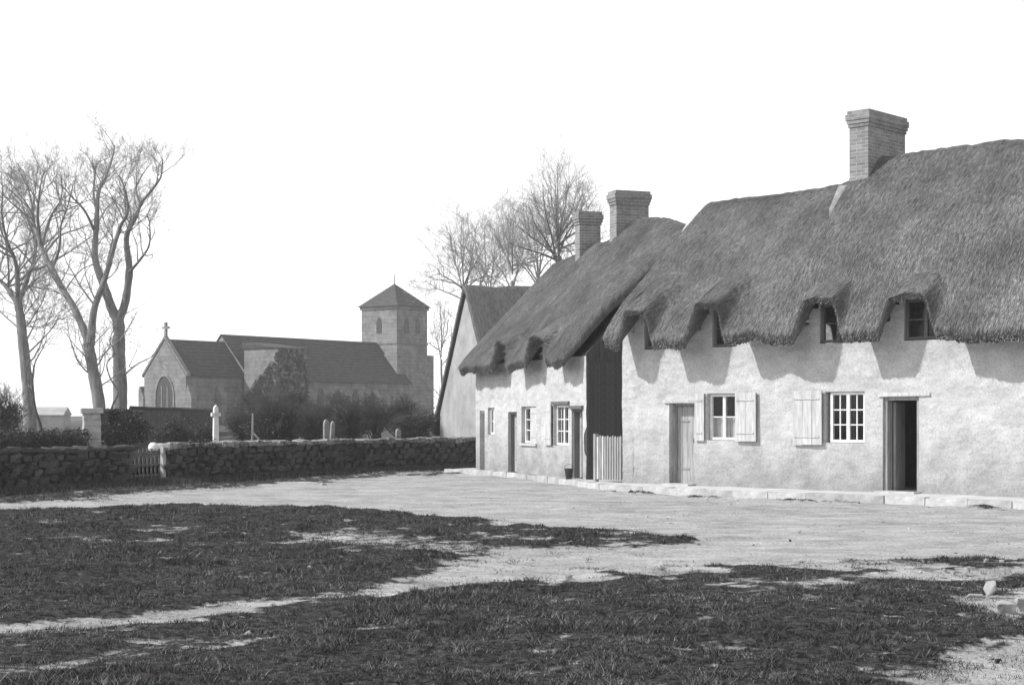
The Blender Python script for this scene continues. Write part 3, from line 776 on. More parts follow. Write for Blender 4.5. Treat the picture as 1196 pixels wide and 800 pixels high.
# ---- gable-fronted cottage behind the boundary wall
gdir = np.array([0.354, -0.935]); rdir = np.array([0.935, 0.354])
c0 = np.array([-2.475, 56.0]) + gdir * 2.8
C = empty('gabled_cottage', (c0[0], c0[1], 0.25), math.atan2(rdir[1], rdir[0]))
tag(C, 'cottage with steep pale gable end and dark thatch behind the boundary wall', 'cottage')
LC = 8.0
m = MB(); m.prism_x([(-2.8, -0.4), (2.8, -0.4), (2.8, 1.35), (0, 5.35), (-2.8, 1.35)], 0, LC)
m.build('wall', M['gable_wash'], C)
wc = MB().box(-0.03, 0.0, -1.95, -1.15, 0.55, 1.42).build('window', M['white'], C)
for k in range(2): MB().box(-0.036, -0.031, -1.90 + k * 0.38, -1.58 + k * 0.38, 0.61, 1.36).build('pane', M['leaded'], wc)
def thatch_c():
    # ridge along local x; both slopes
    xs = np.linspace(-0.10, LC + 0.2, 90); vv = np.concatenate([np.linspace(-3.15, 0, 40), np.linspace(0, 3.15, 40)[1:]])
    X, Y = np.meshgrid(xs, vv)
    Z = 5.72 - 1.42 * np.sqrt(Y ** 2 + 0.12 ** 2) + n2(X, Y, 0.9, 51, 2) * 0.05 + n2(X, Y * 0.3, 5, 55, 2) * 0.02
    T = np.stack([X, Y, Z], -1); Bq = T.copy(); Bq[..., 2] -= 0.26
    ns, nr = len(xs), len(vv); off = ns * nr
    V = np.concatenate([T.reshape(-1, 3), Bq.reshape(-1, 3)])
    ii = (np.arange(nr - 1)[:, None] * ns + np.arange(ns - 1)[None, :])
    q = np.stack([ii, ii + 1, ii + 1 + ns, ii + ns], -1).reshape(-1, 4)
    def strip(idx): a, b = idx[:-1], idx[1:]; return np.stack([a, a + off, b + off, b], -1)
    rim = np.concatenate([strip(np.arange(ns)), strip((np.arange(ns) + (nr - 1) * ns)[::-1]), strip((np.arange(nr) * ns)[::-1]), strip(np.arange(nr) * ns + ns - 1)])
    return mesh_np('thatch_roof', V, np.concatenate([q, q[:, ::-1] + off, rim]), M['thatch'], C, smooth=True)
thatch_c()

# ---- picket gate in the passage
pg = empty('picket_gate', (1.93, 37.95, 0), math.atan2(36.98 - 37.95, 2.50 - 1.93))
tag(pg, 'grey picket gate closing the dark passage between the two cottages', 'gate')
for k in range(10):
    h = 1.06 + random.uniform(-0.02, 0.015)
    x = 0.10 + k * 0.104
    MB().prism([(x, 0.05), (x + 0.066, 0.05), (x + 0.066, h - 0.04), (x + 0.033, h), (x, h - 0.04)], -0.012, 0.012).build('picket', M['wood_pale'] if k in (0, 2) else M['wood_grey'], pg)
for zz in (0.25, 0.82): MB().box(0.02, 1.12, 0.013, 0.05, zz, zz + 0.08).build('rail', M['wood_grey'], pg)
MB().box(-0.02, 0.07, -0.03, 0.07, -0.2, 1.10).build('gate_post', M['wood_grey'], pg)

# ---- dark bucket by the doorway
bk = empty('bucket', (1.70, 38.60, 0))
bk.location = (B.location[0] + 0.35405 * 7.52 - 0.93523 * 0.30, B.location[1] - 0.93523 * 7.52 - 0.35405 * 0.30, 0.0)
bk.scale = (0.72, 0.72, 0.9)
tag(bk, 'small dark bucket standing by the doorway next to the picket gate', 'bucket')
MB().lathe([(0.0, 0.0), (0.10, 0.0), (0.145, 0.27), (0.155, 0.275), (0.15, 0.285), (0.135, 0.27), (0.09, 0.03), (0, 0.03)], 18).build('pail', M['iron'], bk)
MB().tube([(0.148 * math.cos(t), 0.03, 0.27 + 0.13 * math.sin(t)) for t in np.linspace(0, math.pi, 12)], [0.006] * 12, 5).build('handle', M['iron'], bk)

# ------------------------------------------------------------------ foliage helpers
def leaf_cloud(name, centres, radii, n, size, m, parent=None, flat=1.0):
    """many small leaf faces spread through a set of lumps"""
    centres = np.array(centres, float); radii = np.array(radii, float)
    w = radii ** 2; k = rng.choice(len(centres), n, p=w / w.sum())
    d = rng.normal(size=(n, 3)); d /= np.linalg.norm(d, axis=1, keepdims=True)
    r = rng.random(n) ** 0.45
    P = centres[k] + d * (r * radii[k])[:, None] * [1, 1, flat]
    a = rng.normal(size=(n, 3)); a /= np.linalg.norm(a, axis=1, keepdims=True)
    b = np.cross(a, rng.normal(size=(n, 3))); b /= np.linalg.norm(b, axis=1, keepdims=True)
    s = rng.uniform(0.6, 1.3, n)[:, None] * size
    V = np.stack([P - a * s, P + b * s * 0.5, P + a * s, P - b * s * 0.5], 1).reshape(-1, 3)
    return mesh_np(name, V, np.arange(len(V)).reshape(-1, 4), m, parent)

# ------------------------------------------------------------------ boundary wall of rubble stone, every stone a part
def stone_meshes(n, w, h, d, m, jit):
    out = []
    for k in range(n):
        b = MB(); V = []
        sx, sy, sz = w / 2, d / 2, h / 2
        c = 0.78
        for z, s in ((-sz, c), (-sz * 0.55, 1), (sz * 0.55, 1), (sz, c)):
            for x, y in ((-1, -1), (1, -1), (1, 1), (-1, 1)):
                V.append((x * sx * s + random.uniform(-jit, jit), y * sy * (s * 0.5 + 0.5) + random.uniform(-jit, jit), z + random.uniform(-jit, jit) * 0.6))
        F = [(3, 2, 1, 0), (12, 13, 14, 15)] + [(a * 4 + i, a * 4 + (i + 1) % 4, a * 4 + 4 + (i + 1) % 4, a * 4 + 4 + i) for a in range(3) for i in range(4)]
        b.add(V, F); out.append(b.mesh('stone', m))
    return out
ST = stone_meshes(14, 0.35, 0.165, 0.22, M['stone'], 0.034)
CP = stone_meshes(8, 0.40, 0.12, 0.42, M['lichen'], 0.03)
CPD = stone_meshes(6, 0.40, 0.12, 0.40, M['stone'], 0.03)

def rubble_wall(name, pts, h, label, coping, thick=0.40, ivy=14):
    P = resample(np.array(pts), 0.36)
    w = empty(name, (P[0][0], P[0][1], GZ)); o = np.array([P[0][0], P[0][1], GZ])
    tag(w, label, 'wall')
    tn = np.gradient(P, axis=0); tn /= np.linalg.norm(tn, axis=1, keepdims=True)
    nn = np.stack([tn[:, 1], -tn[:, 0]], 1)             # towards the road
    # core
    V, F = [], []
    for k, (p, q) in enumerate(zip(P, nn)):
        for off, z in ((-thick / 2 + 0.03, -0.1), (thick / 2 - 0.06, -0.1), (thick / 2 - 0.08, h - 0.08), (-thick / 2 + 0.03, h - 0.08)):
            V.append((p[0] + q[0] * off - o[0], p[1] + q[1] * off - o[1], z))
        if k: F += [((k - 1) * 4 + i, (k - 1) * 4 + (i + 1) % 4, k * 4 + (i + 1) % 4, k * 4 + i) for i in range(4)]
    F += [(0, 1, 2, 3), tuple(len(V) - 4 + i for i in (3, 2, 1, 0))]
    MB().add(V, F).build('wall_core', M['core'], w)
    rows_ = 5; rh = (h - 0.10) / rows_
    for r in range(rows_):
        for k in range(len(P) - (r % 2)):
            p = P[k] + (tn[k] * 0.18 if r % 2 else 0); q = nn[k]
            off = thick / 2 - 0.09 + random.uniform(-0.02, 0.025)
            st = bpy.data.objects.new('stone', random.choice(ST)); COL.objects.link(st); st.parent = w
            st.location = (p[0] + q[0] * off - o[0], p[1] + q[1] * off - o[1], (r + 0.5) * rh + random.uniform(-0.035, 0.035))
            st.rotation_euler = (random.uniform(-0.1, 0.1), random.uniform(-0.16, 0.16), math.atan2(tn[k][1], tn[k][0]) + random.uniform(-0.12, 0.12))
            st.scale = (random.uniform(0.6, 1.1), 1, random.uniform(0.7, 1.2) * rh / 0.165)
    for k in range(len(P)):
        st = bpy.data.objects.new('coping_stone', random.choice(coping)); COL.objects.link(st); st.parent = w
        st.location = (P[k][0] - o[0], P[k][1] - o[1], h - 0.04 + random.uniform(-0.015, 0.015))
        st.rotation_euler = (random.uniform(-0.06, 0.06), random.uniform(-0.07, 0.07), math.atan2(tn[k][1], tn[k][0]) + random.uniform(-0.06, 0.06))
        st.scale = (random.uniform(0.9, 1.05), random.uniform(0.9, 1.08), random.uniform(0.7, 1.5))
    cen_, rad_ = [], []
    for _ in range(ivy):
        k = random.randrange(len(P)); c0_ = random.uniform(0.05, h); 
        for q_ in range(random.randint(3, 8)):
            kk = min(len(P) - 1, max(0, k + random.randint(-2, 2))); cen_.append((P[kk][0] + nn[kk][0] * 0.22 - o[0], P[kk][1] + nn[kk][1] * 0.22 - o[1], min(h, max(0.0, c0_ + random.uniform(-0.3, 0.2))))); rad_.append(random.uniform(0.07, 0.2))
    leaf_cloud('ivy', cen_, rad_, ivy * 330, 0.028, M['ivy'], w)
    return w
rubble_wall('boundary_wall', WALL_L, 0.93, 'dark rubble stone wall left of the small garden gate', CPD, ivy=22)
rubble_wall('boundary_wall', WALL_R, 0.95, 'rubble stone wall with pale lichened coping running from gate to cottages', CP)

# ---- small gate in the wall
ga, gb = WALL_L[-1], WALL_R[0]
gl = float(np.hypot(*(gb - ga)))
gt = empty('wooden_gate', (ga[0], ga[1], GZ), math.atan2(gb[1] - ga[1], gb[0] - ga[0]))
tag(gt, 'dark slatted wooden gate in the gap of the stone wall', 'gate')
for k in range(8):
    x = 0.12 + k * (gl - 0.40) / 7
    MB().box(x - 0.02, x + 0.02, -0.012, 0.012, 0.10, 0.86 + random.uniform(-0.02, 0.02)).build('slat', M['wood_mid'], gt)
for zz in (0.2, 0.45, 0.72): MB().box(0.06, gl - 0.22, 0.013, 0.04, zz, zz + 0.06).build('rail', M['wood_mid'], gt)
MB().box(gl - 0.20, gl - 0.10, -0.05, 0.05, -0.1, 0.90).build('gate_post', M['wood_pale'], gt)
capm = MB().lathe([(0.0, 0.19), (0.07, 0.18), (0.12, 0.12), (0.13, 0.05), (0.11, 0.0), (0.0, 0.0)], 14)
cap = capm.build('white_stone', M['white'], None, (ga[0] + (gb[0] - ga[0]) * 0.62, ga[1] + (gb[1] - ga[1]) * 0.62 + 0.12, GZ + 0.82))
tag(cap, 'rounded white stone on top of the small wooden gate', 'stone')
sp = empty('stone_step', (ga[0] + (gb[0] - ga[0]) * 0.4 + 0.25, ga[1] + (gb[1] - ga[1]) * 0.4 - 0.15, GZ), math.atan2(gb[1] - ga[1], gb[0] - ga[0]))
tag(sp, 'low worn stone step in front of the small wooden gate', 'step')
MB().box(-0.5, 0.5, -0.15, 0.2, -0.05, 0.10, 0.02).build('slab', M['stone'], sp)

# ------------------------------------------------------------------ limbs
def smooth_line(P, n):
    """Catmull-Rom through the points"""
    P = np.asarray(P, float); Q = np.concatenate([[2 * P[0] - P[1]], P, [2 * P[-1] - P[-2]]])
    out = []
    t = np.linspace(0, len(P) - 1, n)
    for u in t:
        i = min(int(u), len(P) - 2); f = u - i
        a, b, c, d = Q[i], Q[i + 1], Q[i + 2], Q[i + 3]
        out.append(0.5 * (2 * b + (c - a) * f + (2 * a - 5 * b + 4 * c - d) * f * f + (3 * b - a - 3 * c + d) * f ** 3))
    return np.array(out)

def grow(bag, P, R, lvl, n, ln, up, spread=0.9, kmin=3, start=0.25, maxlvl=3, curl=0.17):
    """side branches along the line P, growing finer down the levels"""
    m = len(P)
    for _ in range(n):
        f = start + (1 - start) * random.random() ** 0.8
        u = f * (m - 1); i = min(int(u), m - 2); p = P[i] + (P[i + 1] - P[i]) * (u - i)
        t = P[i + 1] - P[i]; t = t / (np.linalg.norm(t) + 1e-9)
        d = rng.normal(size=3); d -= t * (d @ t); d /= np.linalg.norm(d) + 1e-9
        d = t * 0.55 + d * spread + np.array([0, 0, up]); d /= np.linalg.norm(d)
        L_ = ln * (1.15 - 0.6 * f) * random.uniform(0.55, 1.25)
        k = 6 if lvl < 2 else (4 if lvl == 2 else 3)
        Q = [p]; v = d
        for s in range(k):
            v = v + rng.normal(size=3) * curl + np.array([0, 0, up * 0.22]); v /= np.linalg.norm(v)
            Q.append(Q[-1] + v * L_ / k)
        Q = np.array(Q)
        r0 = min(R[i] * 0.6, 0.004 + L_ * 0.012)
        rr = np.linspace(r0, max(0.0032, r0 * 0.25), len(Q))
        bag.add(Q, rr, 5 if lvl == 1 else 3)
        if lvl < maxlvl: grow(bag, Q, rr, lvl + 1, max(3, int(n * 0.62)), L_ * 0.52, up, spread, kmin, 0.2, maxlvl, curl)

def tree(name, base, limbs, label, n=10, ln=2.0, up=0.35, group=None, maxlvl=3, m='bark', spread=1.0):
    """limbs: list of (points, radius at foot, radius at tip)"""
    root = empty(name, tuple(base)); tag(root, label, 'tree', group)
    tb, cb = TubeBag(), TubeBag()
    b = np.array(base, float)
    for pts, r0, r1 in limbs:
        P = smooth_line(np.array(pts) - b, 5 * len(pts)); R = (r1 + (r0 - r1) * np.linspace(1, 0, len(P)) ** 1.25) * 0.72 * (1 + 0.04 * rng.normal(size=len(P)))
        P = P + vnoise(P, 1.1, 3)[:, None] * np.array([0.04, 0.04, 0])
        tb.add(P, R, 9)
        grow(cb, P, R, 1, max(4, int(n * len(pts) / 5)), ln, up, spread, start=0.35 if r0 > 0.25 else 0.12, maxlvl=maxlvl)
    tr = tb.build('trunk', M[m], root)
    cr = cb.build('crown', M['twig'], root)
    return root

def line(pts, d0, d1):
    """pixel line to a limb whose distance runs from d0 to d1"""
    n = len(pts)
    return [at(x, y, d0 + (d1 - d0) * i / (n - 1)) for i, (x, y) in enumerate(pts)]

# ------------------------------------------------------------------ the bare trees on the left
Z1 = 62.0
tree('bare_tree', at(34, 510, Z1), [
    (line([(34, 510), (33, 470), (30, 420), (26, 385), (22, 360), (20, 345)], Z1, Z1), 0.36, 0.20),
    (line([(22, 358), (8, 335), (-8, 318), (-25, 285), (-40, 235)], Z1, Z1 + 2), 0.15, 0.03),
    (line([(21, 350), (19, 310), (10, 285), (4, 255), (2, 215)], Z1, Z1 - 2), 0.14, 0.03),
    (line([(22, 352), (32, 325), (40, 303), (42, 270), (36, 235), (28, 205)], Z1, Z1 + 1.5), 0.15, 0.03),
    (line([(27, 380), (45, 382), (62, 375), (70, 365)], Z1, Z1 - 1), 0.05, 0.015),
], 'leafless tree with thick upright trunk at the left edge', n=15, ln=3.0, maxlvl=4)
tree('bare_tree', at(116, 486, 58), [
    (line([(117, 500), (115, 476), (109, 440), (105, 415), (103, 400)], 58, 58), 0.34, 0.26),
    (line([(104, 404), (92, 370), (74, 338), (60, 312), (48, 288)], 58, 59.5), 0.20, 0.12),
    (line([(48, 290), (40, 262), (32, 240), (20, 222), (8, 210)], 59.5, 61), 0.10, 0.025),
    (line([(48, 290), (44, 255), (46, 225), (52, 200)], 59.5, 58), 0.10, 0.025),
    (line([(49, 288), (58, 255), (70, 232), (72, 205)], 59.5, 60), 0.09, 0.025),
    (line([(52, 296), (72, 275), (92, 268), (104, 262)], 59.5, 58), 0.07, 0.02),
    (line([(62, 312), (70, 288), (72, 262), (80, 238), (86, 215)], 59, 57.5), 0.08, 0.02),
    (line([(106, 404), (111, 360), (121, 328), (129, 300), (140, 266), (150, 248), (147, 225), (140, 205)], 58, 56.5), 0.20, 0.03),
], 'leafless tree leaning left behind the stone pier', n=12, ln=2.5, maxlvl=4)
tree('bare_tree', at(138, 486, 60), [
    (line([(139, 500), (139, 470), (139, 420), (140, 385), (138, 370)], 60, 60), 0.40, 0.28),
    (line([(138, 374), (129, 355), (120, 330), (112, 302), (113, 270), (114, 240), (117, 222), (123, 208), (131, 184), (134, 170)], 60, 61), 0.27, 0.03),
    (line([(113, 245), (110, 225), (110, 200), (113, 188)], 60.8, 61.5), 0.08, 0.02),
    (line([(112, 272), (98, 245), (82, 228), (70, 215)], 60.5, 59), 0.08, 0.02),
    (line([(139, 376), (146, 355), (150, 318), (148, 290), (149, 272), (160, 252), (166, 236), (180, 217), (187, 205), (189, 186)], 60, 59), 0.24, 0.03),
    (line([(150, 318), (164, 302), (174, 286), (175, 262), (171, 250)], 59.6, 58.5), 0.08, 0.02),
    (line([(165, 240), (158, 222), (166, 205), (178, 190)], 59.2, 60), 0.07, 0.015),
    (line([(149, 274), (152, 250), (146, 232), (136, 212)], 59.6, 61), 0.07, 0.015),
    (line([(142, 440), (160, 425), (178, 416), (186, 404)], 60, 58.5), 0.05, 0.012),
], 'tall forked leafless tree, its two stems rising highest beside the church', n=8, ln=2.0, maxlvl=4)
tree('bare_sapling', at(47, 505, 50), [
    (line([(48, 512), (46, 498), (39, 475), (37, 448), (40, 425), (52, 405), (56, 392)], 50, 50), 0.085, 0.012),
    (line([(38, 470), (30, 440), (28, 415)], 50, 50.5), 0.04, 0.01),
], 'thin crooked dark sapling rising beside the thick left trunk', n=6, ln=0.9, maxlvl=2, m='stem')
tree('climbing_stem', at(124, 500, 57), [
    (line([(122, 500), (130, 474), (137, 458), (128, 442), (124, 425), (133, 412), (128, 398), (135, 380)], 57, 58.8), 0.055, 0.02),
], 'dark twisted climbing stem winding up between the two big trunks', n=3, ln=0.5, maxlvl=2, m='stem')

# ------------------------------------------------------------------ trees behind the cottages
def free_tree(name, px, base_y, fork_y, top_y, half_w, depth, label, seed, nl=9, n=10, ln=2.4, r=0.3, lean=0):
    random.seed(seed)
    limbs = [(line([(px, base_y), (px + lean * 0.4, (base_y + fork_y) / 2), (px + lean, fork_y)], depth, depth), r, r * 0.75)]
    for k in range(nl):
        f = (k + 0.5) / nl * 2 - 1 + random.uniform(-0.1, 0.1)
        tx = px + lean + f * half_w * random.uniform(0.8, 1.0)
        ty = top_y + (fork_y - top_y) * 0.85 * abs(f) ** 1.7 + random.uniform(0, 8)
        sy = fork_y + random.uniform(-0.35, 0.25) * (base_y - fork_y) * 0.4
        dd = random.uniform(-3.5, 3.5)
        mid1 = (px + lean + f * half_w * 0.30, sy + (ty - sy) * 0.36); mid2 = (px + lean + f * half_w * 0.68, sy + (ty - sy) * 0.68)
        limbs.append((line([(px + lean, sy), mid1, mid2, (tx, ty)], depth, depth + dd), r * 0.36, 0.02))
    return tree(name, at(px, base_y, depth), limbs, label, n=n, ln=ln, maxlvl=4, group='leafless trees behind the cottages')
free_tree('bare_tree', 541, 500, 350, 250, 46, 84, 'slim leafless tree left of the gabled cottage roof', 3, nl=10, n=14, ln=2.7, r=0.18)
free_tree('bare_tree', 598, 470, 330, 252, 50, 92, 'low spreading leafless tree in the middle of the clump behind the thatch', 5, nl=10, n=14, ln=2.9, r=0.18)
free_tree('bare_tree', 652, 470, 300, 196, 60, 88, 'tallest rounded leafless tree behind the left brick chimney', 8, nl=14, n=14, ln=3.0, r=0.30)
free_tree('bare_tree', 572, 470, 345, 268, 42, 97, 'faint leafless tree between the slim tree and the low spreading one', 21, nl=8, n=12, ln=2.7, r=0.16)
free_tree('bare_tree', 628, 470, 320, 238, 48, 99, 'leafless tree half hidden by the tallest crown', 22, nl=9, n=12, ln=2.8, r=0.2)
free_tree('bare_tree', 516, 500, 420, 350, 20, 76, 'small leafless tree between church tower and gabled cottage', 12, nl=6, n=9, ln=1.7, r=0.09)

# ------------------------------------------------------------------ the church
AX = np.array([0.6, 0.8])
ch = empty('church', (-26.07, 130.0, 0.6), math.atan2(AX[1], AX[0]))     # local x along the nave, local y away from the camera
tag(ch, 'small stone church with tiled roofs and a low square tower', 'church')
def arch(w, h, n=7):
    """pointed arch outline in (u, z), from the sill"""
    pts = [(-w / 2, 0), (w / 2, 0), (w / 2, h * 0.55)]
    for k in range(1, n): a = k / n; pts.append((w / 2 - w / 2 * (a ** 1.5), h * 0.55 + h * 0.45 * math.sin(a * math.pi / 2)))
    pts.append((0, h))
    for k in range(n - 1, 0, -1): a = k / n; pts.append((-w / 2 + w / 2 * (a ** 1.5), h * 0.55 + h * 0.45 * math.sin(a * math.pi / 2)))
    pts.append((-w / 2, h * 0.55))
    return pts
ZC, ZR = 4.15, 7.1          # eave and ridge of the chancel above its own ground
m = MB(); m.prism_x([(0, -1), (5, -1), (5, ZC), (2.5, ZR - 0.12), (0, ZC)], 0, 6.5)
m.build('chancel_wall', M['ashlar'], ch)
m = MB()
for s in (0, 1):
    y0, y1 = (-0.2, 2.5) if s == 0 else (5.2, 2.5)
    m.poly([(0.15, y0, ZC - 0.1), (6.6, y0, ZC - 0.1), (6.6, y1, ZR), (0.15, y1, ZR)] if s == 0 else [(0.15, y1, ZR), (6.6, y1, ZR), (6.6, y0, ZC - 0.1), (0.15, y0, ZC - 0.1)])
m.build('chancel_roof', M['tile'], ch)
cp = MB()
for y0, y1 in ((-0.22, 2.5), (5.22, 2.5)):
    cp.add([(-0.06, y0, ZC - 0.12), (0.3, y0, ZC - 0.12), (0.3, y1, ZR + 0.02), (-0.06, y1, ZR + 0.02), (-0.06, y0, ZC + 0.12), (0.3, y0, ZC + 0.12), (0.3, y1, ZR + 0.28), (-0.06, y1, ZR + 0.28)],
           [(0, 1, 2, 3), (4, 7, 6, 5), (0, 4, 5, 1), (3, 2, 6, 7), (0, 3, 7, 4), (1, 5, 6, 2)])
cp.build('gable_coping', M['ashlar'], ch)
cr = MB().box(0.02, 0.22, 2.4, 2.6, ZR + 0.2, ZR + 1.35); cr.box(0.03, 0.21, 2.12, 2.88, ZR + 0.82, ZR + 1.0); cr.build('gable_cross', M['ashlar'], ch)
a = [(2.5 + u, 0.75 + z) for u, z in arch(2.05, 3.35)]
wdw = MB().prism_x(a, -0.02, 0.25).build('window', M['leaded'], ch)
for u in (-0.34, 0.34): MB().box(-0.05, -0.021, 2.5 + u - 0.06, 2.5 + u + 0.06, 0.75, 3.3).build('mullion', M['ashlar'], wdw)
o_ = [(2.5 + u * 1.16, 0.68 + z * 1.05) for u, z in arch(2.05, 3.35)]
sur = MB(); n_ = len(a)
sur.add([(-0.08, *p) for p in a] + [(-0.08, *p) for p in o_] + [(0.0, *p) for p in a] + [(0.0, *p) for p in o_],
        [(i, (i + 1) % n_, (i + 1) % n_ + n_, i + n_) for i in range(n_)] + [(i, i + 2 * n_, (i + 1) % n_ + 2 * n_, (i + 1) % n_) for i in range(n_)] + [(i + n_, (i + 1) % n_ + n_, (i + 1) % n_ + 3 * n_, i + 3 * n_) for i in range(n_)])
sur.build('window_surround', M['ashlar'], ch)
for (x_, y_, sx_, sy_) in ((-0.1, -0.75, 0.55, 0.6), (3.2, -0.75, 0.6, 0.75), (-0.1, 5.0, 0.55, 0.6)):
    MB().prism_x([(y_, -1), (y_ + sy_, -1), (y_ + sy_, 3.1), (y_ + sy_ * 0.75, 3.3), (y_, 2.5)], x_, x_ + sx_).build('buttress', M['ashlar'], ch)
MB().box(-0.12, 6.0, -0.12, 5.12, -1, 0.5).build('plinth', M['ashlar'], ch)
# nave
NZC, NZR = 4.0, 7.75
m = MB(); m.prism_x([(-0.5, -1), (6.2, -1), (6.2, NZC), (2.85, NZR - 0.15), (-0.5, NZC)], 6.5, 27.0); m.build('nave_wall', M['ashlar'], ch)
m = MB(); m.poly([(6.4, -0.75, NZC - 0.15), (27, -0.75, NZC - 0.15), (27, 2.85, NZR), (6.4, 2.85, NZR)]); m.poly([(6.4, 2.85, NZR), (27, 2.85, NZR), (27, 6.45, NZC - 0.15), (6.4, 6.45, NZC - 0.15)]); m.build('nave_roof', M['tile'], ch)
for xx in (12.6, 17.2, 21.6): MB().prism_x([(-1.3, -1), (-0.45, -1), (-0.45, 3.4), (-1.3, 2.4)], xx, xx + 0.7).build('buttress', M['ashlar'], ch)
for xx in (10.5, 15.0, 19.5):
    pts = [(xx + u, 1.1 + z) for u, z in arch(0.9, 2.2)]
    MB().prism(pts, -0.53, -0.48).build('window', M['leaded'], ch)
# side chapel on the near side: a sunlit end wall, overgrown with ivy from its outer corner
MB().box(6.1, 9.5, -4.2, -0.3, -1, 6.45).build('chapel_wall', M['ashlar'], ch)
MB().add([(5.95, -4.35, 6.45), (9.65, -4.35, 6.45), (9.65, -0.2, 7.0), (5.95, -0.2, 7.0), (5.95, -0.2, 6.45), (9.65, -0.2, 6.45)], [(0, 1, 2, 3), (0, 4, 5, 1), (0, 3, 4), (1, 5, 2)]).build('chapel_roof', M['tile'], ch)
cen_, rad_ = [], []
for k in range(900):            # a close sheet of ivy, from the outer corner over half the end wall
    y_ = -0.35 - 3.95 * random.random(); zt = 6.3 - (y_ + 4.3) / 3.95 * 3.9
    cen_.append((6.06, y_, random.uniform(-0.5, zt - 0.2))); rad_.append(random.uniform(0.12, 0.22))
for k in range(500): cen_.append((random.uniform(6, 9.6), -4.24, random.uniform(-0.5, 6.3))); rad_.append(random.uniform(0.12, 0.22))
CHAPEL_IVY = (cen_, rad_)
# tower
TX = 0.85
tw = MB().box(25.3 + TX, 29.7 + TX, 0.4, 4.8, -1, 11.1).build('tower', M['ashlar'], ch)
MB().box(25.0 + TX, 30.3 + TX, 0.1, 5.1, -1, 6.6).build('tower_stage', M['ashlar'], tw)
MB().box(25.18 + TX, 29.82 + TX, 0.28, 4.92, 10.85, 11.12).build('string_course', M['ashlar'], tw)
MB().box(25.22 + TX, 29.78 + TX, 0.32, 4.88, 7.6, 7.8).build('string_course', M['ashlar'], tw)
pr = MB(); ap = (27.5 + TX, 2.6, 13.4)
q = [(25.0 + TX, 0.1, 11.12), (30.0 + TX, 0.1, 11.12), (30.0 + TX, 5.1, 11.12), (25.0 + TX, 5.1, 11.12)]
for i in range(4): pr.poly([q[i], q[(i + 1) % 4], ap])
pr.poly(q[::-1]); pr.build('pyramid_roof', M['tile'], tw)
MB().tube([(27.5 + TX, 2.6, 13.2), (27.5 + TX, 2.6, 14.3)], [0.06, 0.03], 6).build('finial', M['iron'], tw)
for xx in (26.7, 28.3):
    MB().prism([(xx + TX + u, 8.6 + z) for u, z in arch(0.6, 1.5)], 0.36, 0.41).build('belfry_opening', M['leaded'], tw)
MB().prism_x([(2.6 + u, 8.6 + z) for u, z in arch(0.6, 1.5)], 25.26 + TX, 25.31 + TX).build('belfry_opening', M['leaded'], tw)
leaf_cloud('ivy', CHAPEL_IVY[0], CHAPEL_IVY[1], 26000, 0.085, M['far_ivy'], ch)

# ------------------------------------------------------------------ the churchyard
def yz(x, y): return float(yard_h(np.array([x]), np.array([y]))[0])
# stone pier with flat cap and the inner wall
pp = at(107, 500, 47.5)
pier = empty('gate_pier', (pp[0], pp[1], yz(pp[0], pp[1]) - 0.15), 0.35)
tag(pier, 'square pale stone gate pier with a flat cap in front of the trees', 'pier')
ph = 1.73 - pier.location[2]
for r in range(7):
    z0 = r * (ph - 0.14) / 7; z1 = (r + 1) * (ph - 0.14) / 7 - 0.006; e = random.uniform(-0.012, 0.012)
    MB().box(-0.24 + e, 0.24 + e, -0.24, 0.24, z0, z1, 0.01).build('stone_block', M['pier_stone'], pier)
MB().box(-0.31, 0.31, -0.31, 0.31, ph - 0.14, ph, 0.01).build('cap', M['pier_stone'], pier)
pts = [at(x, 500, d)[:2] for x, d in ((118, 48.2), (160, 56), (205, 66), (250, 76))]
cwall = empty('churchyard_wall', (pts[0][0], pts[0][1], 0)); tag(cwall, 'ivy grown inner churchyard wall running from the pier towards the church', 'wall')
for k in range(3):
    a_, b_ = pts[k], pts[k + 1]; L_ = float(np.hypot(*(b_ - a_))); hh = 1.62 if k == 0 else 1.75
    MB().box(0, L_, -0.2, 0.2, 0.2, hh).build('wall_length', M['stone'], cwall, (a_[0] - pts[0][0], a_[1] - pts[0][1], 0), math.atan2(b_[1] - a_[1], b_[0] - a_[0]))
    MB().box(-0.02, L_, -0.26, 0.26, hh + 0.001, hh + 0.09, 0.02).build('coping', M['stone'], cwall, (a_[0] - pts[0][0], a_[1] - pts[0][1], 0), math.atan2(b_[1] - a_[1], b_[0] - a_[0]))
cen = [at(x, y, d) - np.array([pts[0][0], pts[0][1], 0]) for x, y, d in [(126, 492, 48.6), (134, 498, 49), (142, 490, 50), (150, 496, 51), (158, 500, 52), (140, 506, 48.5), (128, 508, 48), (165, 503, 53)]]
leaf_cloud('ivy', cen, [0.45, 0.5, 0.42, 0.5, 0.45, 0.5, 0.4, 0.4], 5200, 0.05, M['ivy'], cwall)

# dark hedge bank at the left
hp = [at(x, 510, d) for x, d in ((-70, 40), (0, 43), (50, 45), (96, 47))]
hb = empty('hedge', (hp[0][0], hp[0][1], 0.3)); tag(hb, 'low dark clipped hedge behind the wall on the far left', 'hedge')
hb_o = np.array([hp[0][0], hp[0][1], 0.3])
hcs = []
for k in range(60):
    t = k / 59 * 3; i = min(int(t), 2); p = hp[i][:2] + (hp[i + 1][:2] - hp[i][:2]) * (t - i)
    for zz in (0.55, 0.85): hcs.append(np.array([p[0], p[1], zz + 0.06 * math.sin(k)]) - hb_o)
leaf_cloud('foliage', hcs, [0.30] * len(hcs), 26000, 0.035, M['ivy'], hb)
stm = TubeBag()
for k in range(0, 120, 2): c_ = hcs[k]; stm.add([c_ * [1, 1, 0] + [0, 0, -0.1], c_ + [0.03, 0, 0.1]], [0.02, 0.01], 4)
stm.build('stem', M['stem'], hb)

